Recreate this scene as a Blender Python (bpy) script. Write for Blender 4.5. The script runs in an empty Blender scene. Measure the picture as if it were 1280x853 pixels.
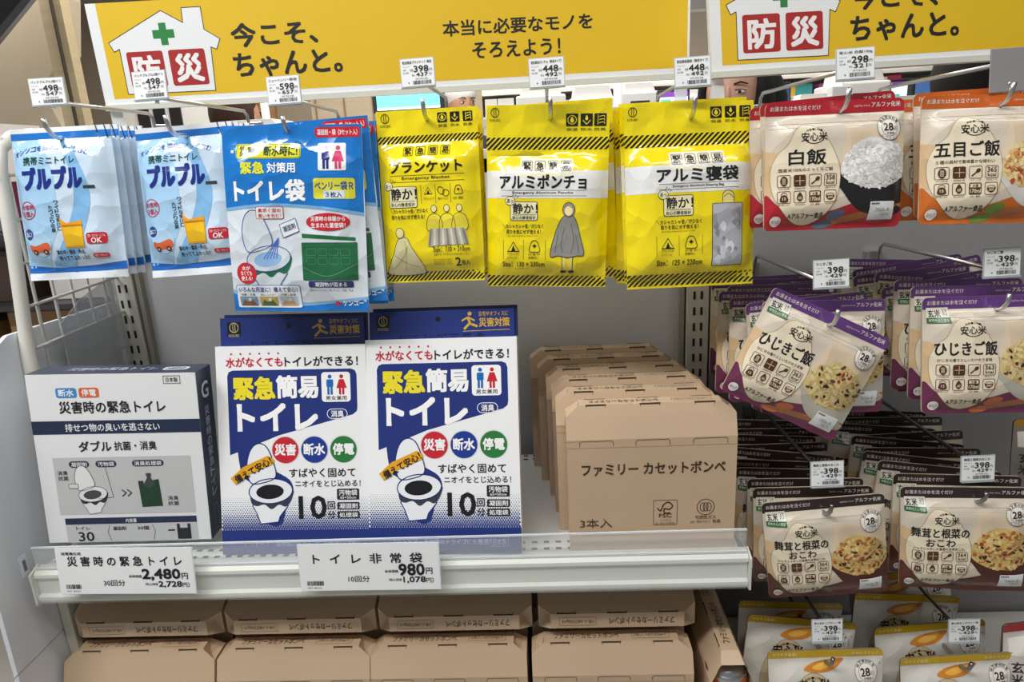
import bpy, bmesh, math, random
from math import sin, cos, pi, radians
from mathutils import Vector, Matrix, Euler
from mathutils.geometry import tessellate_polygon
S = bpy.context.scene
COL = S.collection
# ---------------- camera, world, lights, exposure ----------------
CP = Vector((0.21275, -0.73703, 0.47944)); YAW, PIT, ROL, F = -0.050517, 0.269309, 0.053493, 848.907
fw = Vector((sin(YAW)*cos(PIT), cos(YAW)*cos(PIT), -sin(PIT)))
r0 = Vector((cos(YAW), -sin(YAW), 0)); u0 = r0.cross(fw)
rg = cos(ROL)*r0 - sin(ROL)*u0; up = sin(ROL)*r0 + cos(ROL)*u0
cam = bpy.data.cameras.new('camera'); co = bpy.data.objects.new('camera', cam); COL.objects.link(co)
co.matrix_world = Matrix(((rg.x, up.x, -fw.x, CP.x), (rg.y, up.y, -fw.y, CP.y), (rg.z, up.z, -fw.z, CP.z), (0, 0, 0, 1)))
cam.sensor_fit = 'HORIZONTAL'; cam.sensor_width = 36; cam.lens = F/1280*36; cam.clip_start = .01
S.camera = co
S.view_settings.view_transform = 'Standard'; S.view_settings.look = 'None'; S.view_settings.gamma = 1
S.view_settings.use_curve_mapping = False
S.view_settings.exposure = 0.13
w = bpy.data.worlds.new('world'); S.world = w; w.use_nodes = True
w.node_tree.nodes['Background'].inputs[0].default_value = (.95, .97, 1, 1)
w.node_tree.nodes['Background'].inputs[1].default_value = .2
def area(name, loc, rot, sx, sy, power, col=(1, .98, .95)):
    l = bpy.data.lights.new(name, 'AREA'); l.shape = 'RECTANGLE'; l.size = sx; l.size_y = sy; l.energy = power; l.color = col
    o = bpy.data.objects.new(name, l); o.location = loc; o.rotation_euler = rot; COL.objects.link(o); return o
# ceiling strip lamps of the shop, over the aisle in front of the shelves and over the tills behind
area('ceiling_lamp_aisle', (-.5, -1.0, 1.85), (radians(26), 0, 0), 2.4, .12, 29)
area('ceiling_lamp_aisle', (1.3, -.6, 1.85), (radians(20), 0, 0), 1.2, .12, 6)
area('ceiling_lamp_left', (-1.1, -.4, 1.85), (radians(15), radians(-25), 0), .5, 1.2, 20, (.93, .97, 1))
area('ceiling_lamp_tills', (-.9, 2.3, 1.85), (0, 0, 0), 4.5, .3, 70)
area('ceiling_lamp_tills', (.9, 1.5, 1.85), (0, 0, 0), 3, .3, 26)
area('ceiling_lamp_far', (0, 4.4, 1.85), (0, 0, 0), 6, .3, 90)

def at(x, y, Y):
    """the point of the plane at depth Y that the photograph shows at x, y"""
    d = fw + (x-640)/F*rg - (y-426.5)/F*up
    return CP + d*((Y-CP.y)/d.y)
# ---------------- materials ----------------
def lin(h):
    h = h.lstrip('#'); h = ''.join(c*2 for c in h) if len(h) == 3 else h; v = [int(h[i:i+2], 16)/255 for i in (0, 2, 4)]
    return tuple((c/12.92 if c <= .04045 else ((c+.055)/1.055)**2.4) for c in v)+(1,)
FIN = {  # roughness, metallic, bump scale, bump distance, ridged, coat, colour variation
    'film': (.2, 0, 34, .0048, 1, .8, 0), 'pouch': (.28, 0, 28, .0050, 1, .4, .0), 'paper': (.6, 0, 60, .0001, 0, 0, .02),
    'card': (.35, 0, 30, .0002, 0, .2, .02), 'kraft': (.38, 0, 26, .0006, 0, .05, .07), 'metal': (.28, 1, 90, .00005, 0, 0, .03),
    'paint': (.45, 0, 40, .0001, 0, .1, .04), 'plastic': (.4, 0, 80, .00005, 0, .1, .02), 'wood': (.55, 0, 12, .0005, 0, 0, .18),
    'skin': (.5, 0, 60, .0003, 0, 0, .04), 'cloth': (.9, 0, 120, .001, 0, 0, .1), 'matte': (.8, 0, 30, .0005, 0, 0, .06)}
MC = {}
def M(color, fin='paint', emit=0):
    k = (color, fin, emit)
    if k in MC: return MC[k]
    rough, met, sc, dist, ridged, coat, var = FIN[fin]
    m = bpy.data.materials.new(f'{fin}_{color.strip("#")}'); m.use_nodes = True; nt = m.node_tree; b = nt.nodes['Principled BSDF']
    c = lin(color); b.inputs['Roughness'].default_value = rough; b.inputs['Metallic'].default_value = met
    b.inputs['Coat Weight'].default_value = coat; b.inputs['Coat Roughness'].default_value = .08 if fin == 'film' else .15
    tc = nt.nodes.new('ShaderNodeTexCoord'); n = nt.nodes.new('ShaderNodeTexNoise'); nt.links.new(tc.outputs['Object'], n.inputs['Vector'])
    n.inputs['Scale'].default_value = sc; n.inputs['Detail'].default_value = 2.5
    bp = nt.nodes.new('ShaderNodeBump'); bp.inputs['Distance'].default_value = dist; bp.inputs['Strength'].default_value = .8 if ridged else .6
    if ridged:
        n.inputs['Scale'].default_value = sc*.5; vm = nt.nodes.new('ShaderNodeMix'); vm.data_type = 'VECTOR'; vm.inputs['Factor'].default_value = .045
        nt.links.new(tc.outputs['Object'], vm.inputs['A']); nt.links.new(n.outputs[1], vm.inputs['B'])
        vo = nt.nodes.new('ShaderNodeTexVoronoi'); vo.inputs['Scale'].default_value = sc; nt.links.new(vm.outputs['Result'], vo.inputs['Vector'])
        nt.links.new(vo.outputs['Distance'], bp.inputs['Height'])
    else: nt.links.new(n.outputs[0], bp.inputs['Height'])
    nt.links.new(bp.outputs[0], b.inputs['Normal'])
    if 0: nt.links.new(bp.outputs[0], b.inputs['Normal'])
    if fin == 'film': nt.links.new(bp.outputs[0], b.inputs['Coat Normal'])
    if var:
        n2 = nt.nodes.new('ShaderNodeTexNoise'); n2.inputs['Scale'].default_value = sc*.35
        mp = nt.nodes.new('ShaderNodeMapping'); mp.inputs['Scale'].default_value = (1, 1, 8) if fin == 'wood' else (1, 1, 1)
        nt.links.new(tc.outputs['Object'], mp.inputs[0]); nt.links.new(mp.outputs[0], n2.inputs['Vector'])
        mx = nt.nodes.new('ShaderNodeMix'); mx.data_type = 'RGBA'
        mx.inputs['A'].default_value = tuple(x*(1-var) for x in c[:3])+(1,); mx.inputs['B'].default_value = tuple(min(1, x*(1+var)) for x in c[:3])+(1,)
        nt.links.new(n2.outputs[0], mx.inputs['Factor']); nt.links.new(mx.outputs['Result'], b.inputs['Base Color'])
    else: b.inputs['Base Color'].default_value = c
    if emit:
        b.inputs['Emission Color'].default_value = c; b.inputs['Emission Strength'].default_value = emit
    MC[k] = m; return m
def clear_mat(name, alpha, rough=.05, col=(.9, .95, .97, 1)):
    m = bpy.data.materials.new(name); m.use_nodes = True; b = m.node_tree.nodes['Principled BSDF']
    b.inputs['Base Color'].default_value = col; b.inputs['Roughness'].default_value = rough; b.inputs['Alpha'].default_value = alpha
    b.inputs['Coat Weight'].default_value = .6; return m
# ---------------- mesh building ----------------
class MB:
    def __init__(s): s.v = []; s.f = []; s.sm = []
    def add(s, vs, fs, smooth=False):
        o = len(s.v); s.v += [tuple(v) for v in vs]; s.f += [tuple(i+o for i in f) for f in fs]; s.sm += [smooth]*len(fs); return s
    def box(s, x0, x1, y0, y1, z0, z1):
        return s.add([(x, y, z) for z in (z0, z1) for y in (y0, y1) for x in (x0, x1)],
                     [(0, 2, 3, 1), (4, 5, 7, 6), (0, 1, 5, 4), (2, 6, 7, 3), (0, 4, 6, 2), (1, 3, 7, 5)])
    def prism(s, pts, y0, y1, axis='y'):
        """pts: outline as (a, b); extruded along the axis"""
        mk = {'y': lambda a, b, t: (a, t, b), 'x': lambda a, b, t: (t, a, b), 'z': lambda a, b, t: (a, b, t)}[axis]
        n = len(pts); vs = [mk(a, b, t) for t in (y0, y1) for a, b in pts]
        tr = tessellate_polygon([[Vector((a, b, 0)) for a, b in pts]])
        return s.add(vs, [tuple(t) for t in tr]+[tuple(i+n for i in reversed(t)) for t in tr]+[(i, (i+1) % n, (i+1) % n+n, i+n) for i in range(n)])
    def tube(s, path, r, n=8, caps=True):
        P = [Vector(p) for p in path]; vs = []; fs = []; pn = None
        R = r if isinstance(r, (list, tuple)) else [r]*len(P)
        for i, p in enumerate(P):
            t = (P[min(i+1, len(P)-1)]-P[max(i-1, 0)]).normalized()
            if pn is None:
                a = Vector((0, 0, 1)) if abs(t.z) < .9 else Vector((1, 0, 0)); pn = t.cross(a).normalized()
            pn = (pn - t*pn.dot(t)).normalized(); q = t.cross(pn)
            vs += [p + R[i]*(cos(2*pi*k/n)*pn + sin(2*pi*k/n)*q) for k in range(n)]
        for i in range(len(P)-1):
            fs += [(i*n+k, i*n+(k+1) % n, (i+1)*n+(k+1) % n, (i+1)*n+k) for k in range(n)]
        if caps: fs += [tuple(range(n-1, -1, -1)), tuple((len(P)-1)*n+k for k in range(n))]
        return s.add(vs, fs, True)
    def lathe(s, prof, c=(0, 0, 0), n=24):
        vs = [(c[0]+r*cos(2*pi*k/n), c[1]+r*sin(2*pi*k/n), c[2]+z) for r, z in prof for k in range(n)]
        return s.add(vs, [(i*n+k, i*n+(k+1) % n, (i+1)*n+(k+1) % n, (i+1)*n+k) for i in range(len(prof)-1) for k in range(n)]+[tuple((len(prof)-1)*n+k for k in range(n))], True)
    def ball(s, c, rx, ry, rz, n=14, m=10, fn=None):
        vs = []; 
        for i in range(m+1):
            th = pi*i/m
            for k in range(n):
                d = Vector((sin(th)*cos(2*pi*k/n), sin(th)*sin(2*pi*k/n), cos(th)))
                g = fn(d) if fn else 1
                vs.append((c[0]+rx*d.x*g, c[1]+ry*d.y*g, c[2]+rz*d.z*g))
        return s.add(vs, [(i*n+k, (i+1)*n+k, (i+1)*n+(k+1) % n, i*n+(k+1) % n) for i in range(m) for k in range(n)], True)
    def mesh(s, name, mat):
        me = bpy.data.meshes.new(name); me.from_pydata(s.v, [], s.f); me.materials.append(mat)
        bm = bmesh.new(); bm.from_mesh(me); bmesh.ops.recalc_face_normals(bm, faces=bm.faces); bm.to_mesh(me); bm.free()
        me.polygons.foreach_set('use_smooth', s.sm); me.update(); return me
    def build(s, name, mat, parent=None, bevel=0):
        o = link(name, s.mesh(name, mat), parent)
        if bevel:
            b = o.modifiers.new('bevel', 'BEVEL'); b.width = bevel; b.segments = 2; b.limit_method = 'ANGLE'; b.angle_limit = radians(40)
        return o
def link(name, me, parent=None):
    o = bpy.data.objects.new(name, me); COL.objects.link(o)
    if parent: o.parent = parent
    return o
def tag(o, label=None, cat=None, group=None, kind=None):
    for k, v in (('label', label), ('category', cat), ('group', group), ('kind', kind)):
        if v: o[k] = v
    return o
def thing(name, label, cat, loc=(0, 0, 0), rot=(0, 0, 0), group=None):
    o = bpy.data.objects.new(name, None); COL.objects.link(o); o.location = loc; o.rotation_euler = rot; o.empty_display_size = .02
    return tag(o, label, cat, group)
def copy_tree(o, parent=None):
    c = o.copy(); COL.objects.link(c)
    if parent: c.parent = parent
    for ch in list(o.children): copy_tree(ch, c)
    return c
# ---------------- flat print laid on a sheet ----------------
TX = {}
def glyphs(s, bold):
    k = (s, bold)
    if k not in TX:
        c = bpy.data.curves.new('t', 'FONT'); c.body = s; c.resolution_u = 2; c.offset = bold
        o = bpy.data.objects.new('t', c); m = o.to_mesh()
        V = [(v.co.x, v.co.y) for v in m.vertices]; Fc = [tuple(p.vertices) for p in m.polygons]
        o.to_mesh_clear(); bpy.data.objects.remove(o); bpy.data.curves.remove(c)
        if not V: V = [(0, 0), (1, 0), (1, 1)]; Fc = []
        x0 = min(a for a, b in V); x1 = max(a for a, b in V); y0 = min(b for a, b in V); y1 = max(b for a, b in V)
        TX[k] = ([((a-x0)/max(x1-x0, 1e-6), 1-(b-y0)/max(y1-y0, 1e-6)) for a, b in V], Fc, (x1-x0)/max(y1-y0, 1e-6))
    return TX[k]
def clip_half(poly, ax, lim, keep_less):
    out = []
    for i in range(len(poly)):
        a, b = poly[i], poly[(i+1) % len(poly)]
        ia = (a[ax] <= lim) == keep_less or a[ax] == lim; ib = (b[ax] <= lim) == keep_less or b[ax] == lim
        if ia: out.append(a)
        if ia != ib:
            t = (lim-a[ax])/(b[ax]-a[ax]); out.append((a[0]+(b[0]-a[0])*t, a[1]+(b[1]-a[1])*t))
    return out
def clip_convex(poly, conv):
    for i in range(len(conv)):
        p, q = conv[i], conv[(i+1) % len(conv)]; nx, ny = -(q[1]-p[1]), q[0]-p[0]; out = []
        for j in range(len(poly)):
            a, b = poly[j], poly[(j+1) % len(poly)]
            da = (a[0]-p[0])*nx+(a[1]-p[1])*ny; db = (b[0]-p[0])*nx+(b[1]-p[1])*ny
            if da >= 0: out.append(a)
            if (da >= 0) != (db >= 0):
                t = da/(da-db); out.append((a[0]+(b[0]-a[0])*t, a[1]+(b[1]-a[1])*t))
        poly = out
        if len(poly) < 3: return []
    return poly
def rr(x0, y0, x1, y1, r, n=4):
    if r <= 0: return [(x0, y0), (x1, y0), (x1, y1), (x0, y1)]
    o = []
    for cx, cy, a0 in ((x1-r, y0+r, -90), (x1-r, y1-r, 0), (x0+r, y1-r, 90), (x0+r, y0+r, 180)):
        o += [(cx+r*cos(radians(a0+90*k/n)), cy+r*sin(radians(a0+90*k/n))) for k in range(n+1)]
    return o
def ell(cx, cy, rx, ry=None, n=24, a0=0, a1=360, rot=0):
    ry = rx if ry is None else ry; c, s_ = cos(radians(rot)), sin(radians(rot)); o = []
    m = n if a1-a0 >= 360 else n+1
    for k in range(m):
        a = radians(a0+(a1-a0)*k/n); x, y = rx*cos(a), ry*sin(a); o.append((cx+x*c-y*s_, cy+x*s_+y*c))
    return o
def spline(pts, n=6, closed=True):
    o = []; N = len(pts)
    for i in range(N if closed else N-1):
        g = lambda j: pts[j % N] if closed else pts[max(0, min(N-1, j))]
        p0, p1, p2, p3 = g(i-1), g(i), g(i+1), g(i+2)
        for k in range(n):
            t = k/n; o.append(tuple(.5*(2*p1[a]+(p2[a]-p0[a])*t+(2*p0[a]-5*p1[a]+4*p2[a]-p3[a])*t*t+(3*p1[a]-p0[a]-3*p2[a]+p3[a])*t**3) for a in (0, 1)))
    if not closed: o.append(pts[-1])
    return o
EPS = .00012
class Sheet:
    """a print W x H design units on a sheet w x h metres; origin top centre, facing -y"""
    def __init__(s, W, H, w_, h_, fin, surf=None, outline=None, cells=(20, 26)):
        s.W, s.H, s.w, s.h, s.fin, s.surf = W, H, w_, h_, fin, surf; s.outline = outline or rr(0, 0, W, H, 0)
        s.cw, s.chh = W/cells[0], H/cells[1]; s.seq = 0; s.V = []; s.N = []; s.Fc = []; s.MI = []; s.mats = []
    def t(s, x, y): return s.surf(min(max(x/s.W, 0), 1), min(max(y/s.H, 0), 1)) if s.surf else 0
    def pos(s, x, y, l): return ((x/s.W-.5)*s.w, -s.t(x, y)-(EPS*l if not s.surf else .00016*l+(.0005 if l else 0)), -y/s.H*s.h)
    def nrm(s, x, y):
        if not s.surf: return (0, -1, 0)
        e = .6; dx = (s.t(x+e, y)-s.t(x-e, y))/(2*e*s.w/s.W); dy = (s.t(x, y+e)-s.t(x, y-e))/(2*e*s.h/s.H)
        return Vector((-dx, -1, dy)).normalized()[:]
    def mi(s, col):
        m = M(col, s.fin)
        if m not in s.mats: s.mats.append(m)
        return s.mats.index(m)
    def emit(s, poly, mi, l):
        ar = sum(poly[i][0]*poly[(i+1) % len(poly)][1]-poly[(i+1) % len(poly)][0]*poly[i][1] for i in range(len(poly)))
        if abs(ar) < 1e-5: return
        if ar > 0: poly = poly[::-1]
        l += s.seq % 16*.03
        o = len(s.V)
        for x, y in poly: s.V.append(s.pos(x, y, l)); s.N.append(s.nrm(x, y))
        s.Fc.append(tuple(range(o, o+len(poly)))); s.MI.append(mi)
    def split(s, poly, mi, l):
        if not s.surf: return s.emit(poly, mi, l)
        x0 = min(p[0] for p in poly); x1 = max(p[0] for p in poly); y0 = min(p[1] for p in poly); y1 = max(p[1] for p in poly)
        if x1-x0 < s.cw*.7 and y1-y0 < s.chh*.7: return s.emit(poly, mi, l)
        i0, i1 = int(x0/s.cw-1), int(x1/s.cw+1)
        for i in range(i0, i1+1):
            a = clip_half(poly, 0, i*s.cw, False)
            if len(a) < 3: continue
            a = clip_half(a, 0, (i+1)*s.cw, True)
            if len(a) < 3: continue
            for j in range(int(y0/s.chh-1), int(y1/s.chh+1)+1):
                b = clip_half(a, 1, j*s.chh, False)
                if len(b) < 3: continue
                b = clip_half(b, 1, (j+1)*s.chh, True)
                if len(b) >= 3: s.emit(b, mi, l)
    def poly(s, pts, col, l=1, clip=True):
        s.seq += 1; mi = s.mi(col); tris = tessellate_polygon([[Vector((a, b, 0)) for a, b in pts]]) if len(pts) > 3 else [(0, 1, 2)]
        full = len(pts) == 4 and l <= 1
        for t in ([(0, 1, 2, 3)] if full else tris):
            q = [pts[i] for i in t]
            if clip:
                q = clip_convex(q, s.outline)
                if len(q) < 3: continue
            s.split(q, mi, l)
    def rect(s, x0, y0, x1, y1, col, l=1, r=0): s.poly(rr(x0, y0, x1, y1, r), col, l)
    def line(s, pts, wd, col, l=3, closed=False):
        s.seq += 1; mi = s.mi(col); P = list(pts)+([pts[0]] if closed else [])
        for a, b in zip(P, P[1:]):
            dx, dy = b[0]-a[0], b[1]-a[1]; L = math.hypot(dx, dy)
            if L < 1e-6: continue
            e = wd*.25; nx, ny = -dy/L*wd/2, dx/L*wd/2; ex, ey = dx/L*e, dy/L*e
            q = clip_convex([(a[0]-ex+nx, a[1]-ey+ny), (b[0]+ex+nx, b[1]+ey+ny), (b[0]+ex-nx, b[1]+ey-ny), (a[0]-ex-nx, a[1]-ey-ny)][::-1], s.outline)
            if len(q) >= 3: s.split(q, mi, l)
    def ring(s, x0, y0, x1, y1, wd, col, l=3, r=1): s.line(rr(x0, y0, x1, y1, r), wd, col, l, True)
    def text(s, st, x0, y0, x1, y1, col='#1a1a1c', bold=.0, l=4, rot=0, flip=False):
        V, Fc, asp = glyphs(st, 0); s.seq += 1; mi = s.mi(col); cx, cy = (x0+x1)/2, (y0+y1)/2; c, sn = cos(radians(rot)), sin(radians(rot))
        P = []
        for a, b in V:
            if flip: a, b = 1-a, 1-b
            x, y = x0+a*(x1-x0)-cx, y0+b*(y1-y0)-cy; P.append((cx+x*c-y*sn, cy+x*sn+y*c))
        bo = bold*.62*(y1-y0)
        for kk, (dx, dy) in enumerate(((0, 0),) if not bold else ((-bo, -bo), (bo, -bo), (bo, bo), (-bo, bo)) if bold < .05 else ((0, 0), (-bo, -bo), (bo, -bo), (bo, bo), (-bo, bo), (bo, 0), (-bo, 0), (0, bo), (0, -bo))):
          for f in Fc:
            q = [(P[i][0]+dx, P[i][1]+dy) for i in f]
            if all(0 <= a[0] <= s.W and 0 <= a[1] <= s.H for a in q): s.split(q, mi, l+kk*.1)
    def vtext(s, st, x0, y0, x1, y1, col, bold=0, l=4, rot=0):
        n = len(st); hh = (y1-y0)/n
        for i, ch in enumerate(st):
            if ch == ' ': continue
            if ch == 'ー': s.line([((x0+x1)/2, y0+i*hh+hh*.1), ((x0+x1)/2, y0+(i+1)*hh-hh*.1)], hh*.12, col, l); continue
            s.text(ch, x0+.05*(x1-x0), y0+i*hh+hh*.06, x1-.05*(x1-x0), y0+(i+1)*hh-hh*.06, col, bold, l, rot)
    def arctext(s, st, cx, cy, R, a0, a1, sz, col, bold=0, l=4):
        n = len(st)
        for i, ch in enumerate(st):
            a = a0+(a1-a0)*(i+.5)/n; x, y = cx+R*sin(radians(a)), cy-R*cos(radians(a))
            if ch != ' ': s.text(ch, x-sz/2, y-sz/2, x+sz/2, y+sz/2, col, bold, l, a)
    def mesh(s, name):
        me = bpy.data.meshes.new(name); me.from_pydata(s.V, [], s.Fc)
        for m in s.mats: me.materials.append(m)
        me.polygons.foreach_set('material_index', s.MI)
        if s.surf:
            me.polygons.foreach_set('use_smooth', [True]*len(s.Fc)); me.normals_split_custom_set_from_vertices(s.N)
        me.update(); return me
    def body(s, name, col, back=.6, gap=.0011):
        """closed pack body: front on the surface, back swollen less, joined round the outline"""
        V = []; Fc = []; idx = {}
        def vid(x, y, side):
            k = (round(x, 3), round(y, 3), side)
            if k not in idx:
                X, Y, Z = s.pos(x, y, 0); idx[k] = len(V); V.append((X, Y if side == 0 else gap-Y*back if s.surf else gap, Z))
            return idx[k]
        out = []
        o2 = s.outline
        for a, b in zip(o2, o2[1:]+o2[:1]):
            n = max(1, int(max(abs(b[0]-a[0])/s.cw, abs(b[1]-a[1])/s.chh)*1.5)) if s.surf else 1
            out += [(a[0]+(b[0]-a[0])*k/n, a[1]+(b[1]-a[1])*k/n) for k in range(n)]
        nx, ny = (int(round(s.W/s.cw)), int(round(s.H/s.chh))) if s.surf else (1, 1); cw, ch = s.W/nx, s.H/ny
        for i in range(nx):
            for j in range(ny):
                q = clip_convex([(i*cw, j*ch), ((i+1)*cw, j*ch), ((i+1)*cw, (j+1)*ch), (i*cw, (j+1)*ch)], s.outline)
                if len(q) < 3: continue
                for side in (0, 1):
                    ids = []
                    for p in q:
                        k = vid(*p, side)
                        if k not in ids: ids.append(k)
                    if len(ids) >= 3: Fc.append(tuple(ids if side else ids[::-1]))
        for a, b in zip(out, out[1:]+out[:1]):
            q = [vid(*a, 0), vid(*b, 0), vid(*b, 1), vid(*a, 1)]
            if len(set(q)) == 4: Fc.append(tuple(q))
        me = bpy.data.meshes.new(name); me.from_pydata(V, [], Fc); me.materials.append(M(col, s.fin))
        bm = bmesh.new(); bm.from_mesh(me); bmesh.ops.recalc_face_normals(bm, faces=bm.faces); bm.to_mesh(me); bm.free()
        if s.surf: me.polygons.foreach_set('use_smooth', [True]*len(me.polygons))
        me.update(); return me
def pillow(T, v0, v1, seed, wr=.0007, pw=.45):
    R = random.Random(seed); W = [(R.uniform(-14, 14), R.uniform(-10, 10), R.uniform(0, 6.3), R.uniform(.3, 1)) for _ in range(6)]
    def f(u, v):
        wv = sum(a*sin(p*u+q*v+c) for p, q, c, a in W)*wr/2.2
        bend = .0022*sin(2.6*u+seed)*sin(pi*min(1, v*1.2)) + .0012*sin(9*u+seed*2)*(v > .93)*(v-.93)/.07
        if v <= v0 or v >= v1: return .0005 + wv*.25*min(1, v/.03, (1-v)/.02+.2)+bend
        s_ = (v-v0)/(v1-v0); e = (1-max(0, 1-min(u, 1-u)/.22)**2)*(1-max(0, 1-min(s_, 1-s_)/.2)**2)
        return .0005+T*e+wv*(.25+.75*e)+bend
    return f
K = '#1b1a1c'
# ---------------- structure: shelving shell and the shop around ----------------
def struct(name, mb, mat, parent=None, bevel=0, label=None):
    o = mb.build(name, mat, parent, bevel)
    if not parent: o['kind'] = 'structure'
    if label: o['label'] = label
    return o
FLOOR = -.9
struct('floor', MB().box(-6, 7, -3, 7, FLOOR-.05, FLOOR), M('#b9b4aa', 'paint'))
struct('ceiling', MB().box(-6, 7, -3, 7, 2.0, 2.05), M('#b8b6b2', 'paint'))
struct('wall_back', MB().box(-6, 7, 6.0, 6.1, FLOOR, 2.0), M('#a89a86', 'paint'))
struct('wall_right', MB().box(6.9, 7, -3, 7, FLOOR, 2.0), M('#bdb6aa', 'paint'))
wl = struct('wall_left', MB().prism([(-4.2, FLOOR), (-1.93, FLOOR), (-1.93, .78), (-2.08, .93), (-1.83, 1.04), (-1.83, 2.0), (-4.2, 2.0)][:2]+[(-1.93, .5), (-2.05, .88), (-1.91, 1.02), (-1.86, 1.25), (-1.86, 2.0), (-4.2, 2.0)], 2.5, 2.62), M('#c3b49b', 'paint'))
struct('trim_1', MB().box(-1.91, -1.85, 2.40, 2.46, FLOOR, 2.0), M('#c9b894', 'wood'))
struct('trim_2', MB().box(-1.845, -1.815, 2.40, 2.46, FLOOR, 2.0), M('#b7a684', 'wood'))
struct('trim_3', MB().box(-1.85, -1.845, 2.38, 2.46, FLOOR, 2.0), M('#3a322a', 'wood'))
struct('ceiling_panel', MB().box(-1.6, 4, 3.9, 4.0, 1.28, 2.0), M('#8f8a84', 'paint'))
# escalator side crossing the upper corner
e = thing('escalator_side', 'dark escalator side with grey metal edge crossing above the beige wall', 'escalator', (-2.0, 2.0, 1.15))
a, b, c, d = [at(*q, 2.0)-Vector((-2.0, 2.0, 1.15)) for q in ((-60, 105), (50, -26), (24, -26), (-60, 20))]
a2, b2 = [at(*q, 2.0)-Vector((-2.0, 2.0, 1.15)) for q in ((-60, 123), (61, -26))]
MB().prism([(d.x-.4, d.z), (a.x, a.z), (b.x, b.z), (c.x-.2, c.z+.5), (d.x-.4, d.z+.6)], 0, .02).build('dark_panel', M('#26262a', 'plastic'), e)
MB().prism([(a.x, a.z), (a2.x, a2.z), (b2.x, b2.z), (b.x, b.z)], -.004, .02).build('metal_edge', M('#8b8b8e', 'metal'), e)

YB = .3
# gondola back panels, uprights, shelf
def gondola(x0, x1, label, col):
    g = thing('shelving_bay', label, 'shelving', ((x0+x1)/2, YB, FLOOR)); W = (x1-x0)/2; H = -FLOOR
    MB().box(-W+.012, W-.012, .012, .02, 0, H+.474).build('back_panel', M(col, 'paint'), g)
    MB().box(-W+.012, W-.012, .008, .022, H+.474, H+.482).build('panel_edge', M('#cfcdc6', 'paint'), g)
    MB().box(-W, W, .012, .04, H+.452, H+.488).build('top_beam', M('#cfccc2', 'paint'), g, .002)
    MB().box(-W, W, .05, .06, H+.40, H+.462).build('rear_strip', M('#75714a', 'paint'), g)
    MB().box(-W, W, .0125, .018, H+.518, H+.530).build('hook_bar', M('#cfccc2', 'paint'), g)
    b = thing('base_shelf', 'low base shelf '+('under the standing brown cartons' if x0 < 0 else 'below the rice pouches'), 'shelf', ((x0+x1)/2, YB, FLOOR))
    MB().box(-W, W, -.33, .006, H-.36, H-.332).build('base_deck', M('#c9c7c0', 'paint'), b, .002)
    MB().box(-W, W, -.33, -.31, 0, H-.36).build('kick_plate', M('#8b8a86', 'paint'), b)
    return g
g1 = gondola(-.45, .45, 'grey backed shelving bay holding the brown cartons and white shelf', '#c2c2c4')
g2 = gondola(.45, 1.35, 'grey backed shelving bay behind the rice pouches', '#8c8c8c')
def upright(x, label, n0=-.85, n1=1.3):
    u = thing('shelf_upright', label, 'shelf upright', (x, YB, FLOOR)); H = -FLOOR
    MB().box(-.017, .017, -.004, .04, 0, H+.505).build('post', M('#c2bfb2', 'paint'), u, .0015)
    for s in (-1, 1): MB().box(s*.0235-.0035, s*.0235+.0035, 0, .03, 0, H+.49).build('side_channel', M('#8f8c80', 'paint'), u)
    sl = MB()
    for k in range(52):
        z = H+.48-k*.025
        for s in (-.0055, .0055): sl.box(s-.0018, s+.0018, -.0046, -.0041, z-.0062, z+.0062)
    tag(sl.build('slots', M('#141414', 'matte'), u), kind='stuff')
    return u
upright(-.45, 'slotted cream upright post beside the wire mesh end panel')
upright(.45, 'slotted cream upright post between the two shelving bays')
upright(1.35, 'slotted cream upright post at the far end of the rice pouches')
# shelf
sh = thing('shelf', 'white metal shelf with clear front lip above the lower brown cartons', 'shelf', (0, 0, 0))
MB().box(-.44, .44, .004, .292, -.014, 0).build('shelf_board', M('#cfcfcb', 'paint'), sh, .001)
ho = MB()
for k in range(58):
    x = -.43+k*.0151
    for y0, y1 in ((.270, .2745), (.2835, .288), (.012, .0165), (.027, .0315)): ho.box(x-.0035, x+.0035, y0, y1, .0002, .0006)
tag(ho.build('slots', M('#3a3a38', 'matte'), sh), kind='stuff')
pr_ = [(0, -.044), (-.010, -.044), (-.0115, -.040), (-.0115, -.036), (-.006, -.034), (-.006, -.012), (-.0095, -.010), (-.0095, -.005), (-.004, .001), (.006, .001), (.006, -.014), (0, -.014)]
MB().prism(pr_, -.447, .447, 'x').build('price_rail', M('#dfe1d8', 'plastic'), sh)
MB().box(-.445, .445, -.0132, -.0120, -.044, -.004).build('clear_cover', clear_mat('clear_strip', .10), sh)
for s in (-1, 1): MB().prism([(.004, -.046), (-.014, -.046), (-.014, -.003), (.004, .003)], s*.4475, s*.450, 'x').build('end_cap', M('#d8dad2', 'plastic'), sh)
MB().box(-.445, .445, -.0045, -.003, .001, .030).build('clear_fence', clear_mat('clear_fence', .22), sh)
MB().box(-.445, .445, -.0052, -.0024, .030, .032).build('fence_edge', clear_mat('fence_edge', .6), sh)
MB().box(-.445, .445, -.0062, -.0045, .001, .0035).build('fence_foot', clear_mat('fence_foot', .6), sh)
for s in (-1, 1): MB().prism([(.29, 0), (.0, -.014), (.0, -.03), (.29, -.08)], s*.4405, s*.4425, 'x').build('bracket', M('#b8b6ac', 'paint'), sh)

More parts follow.
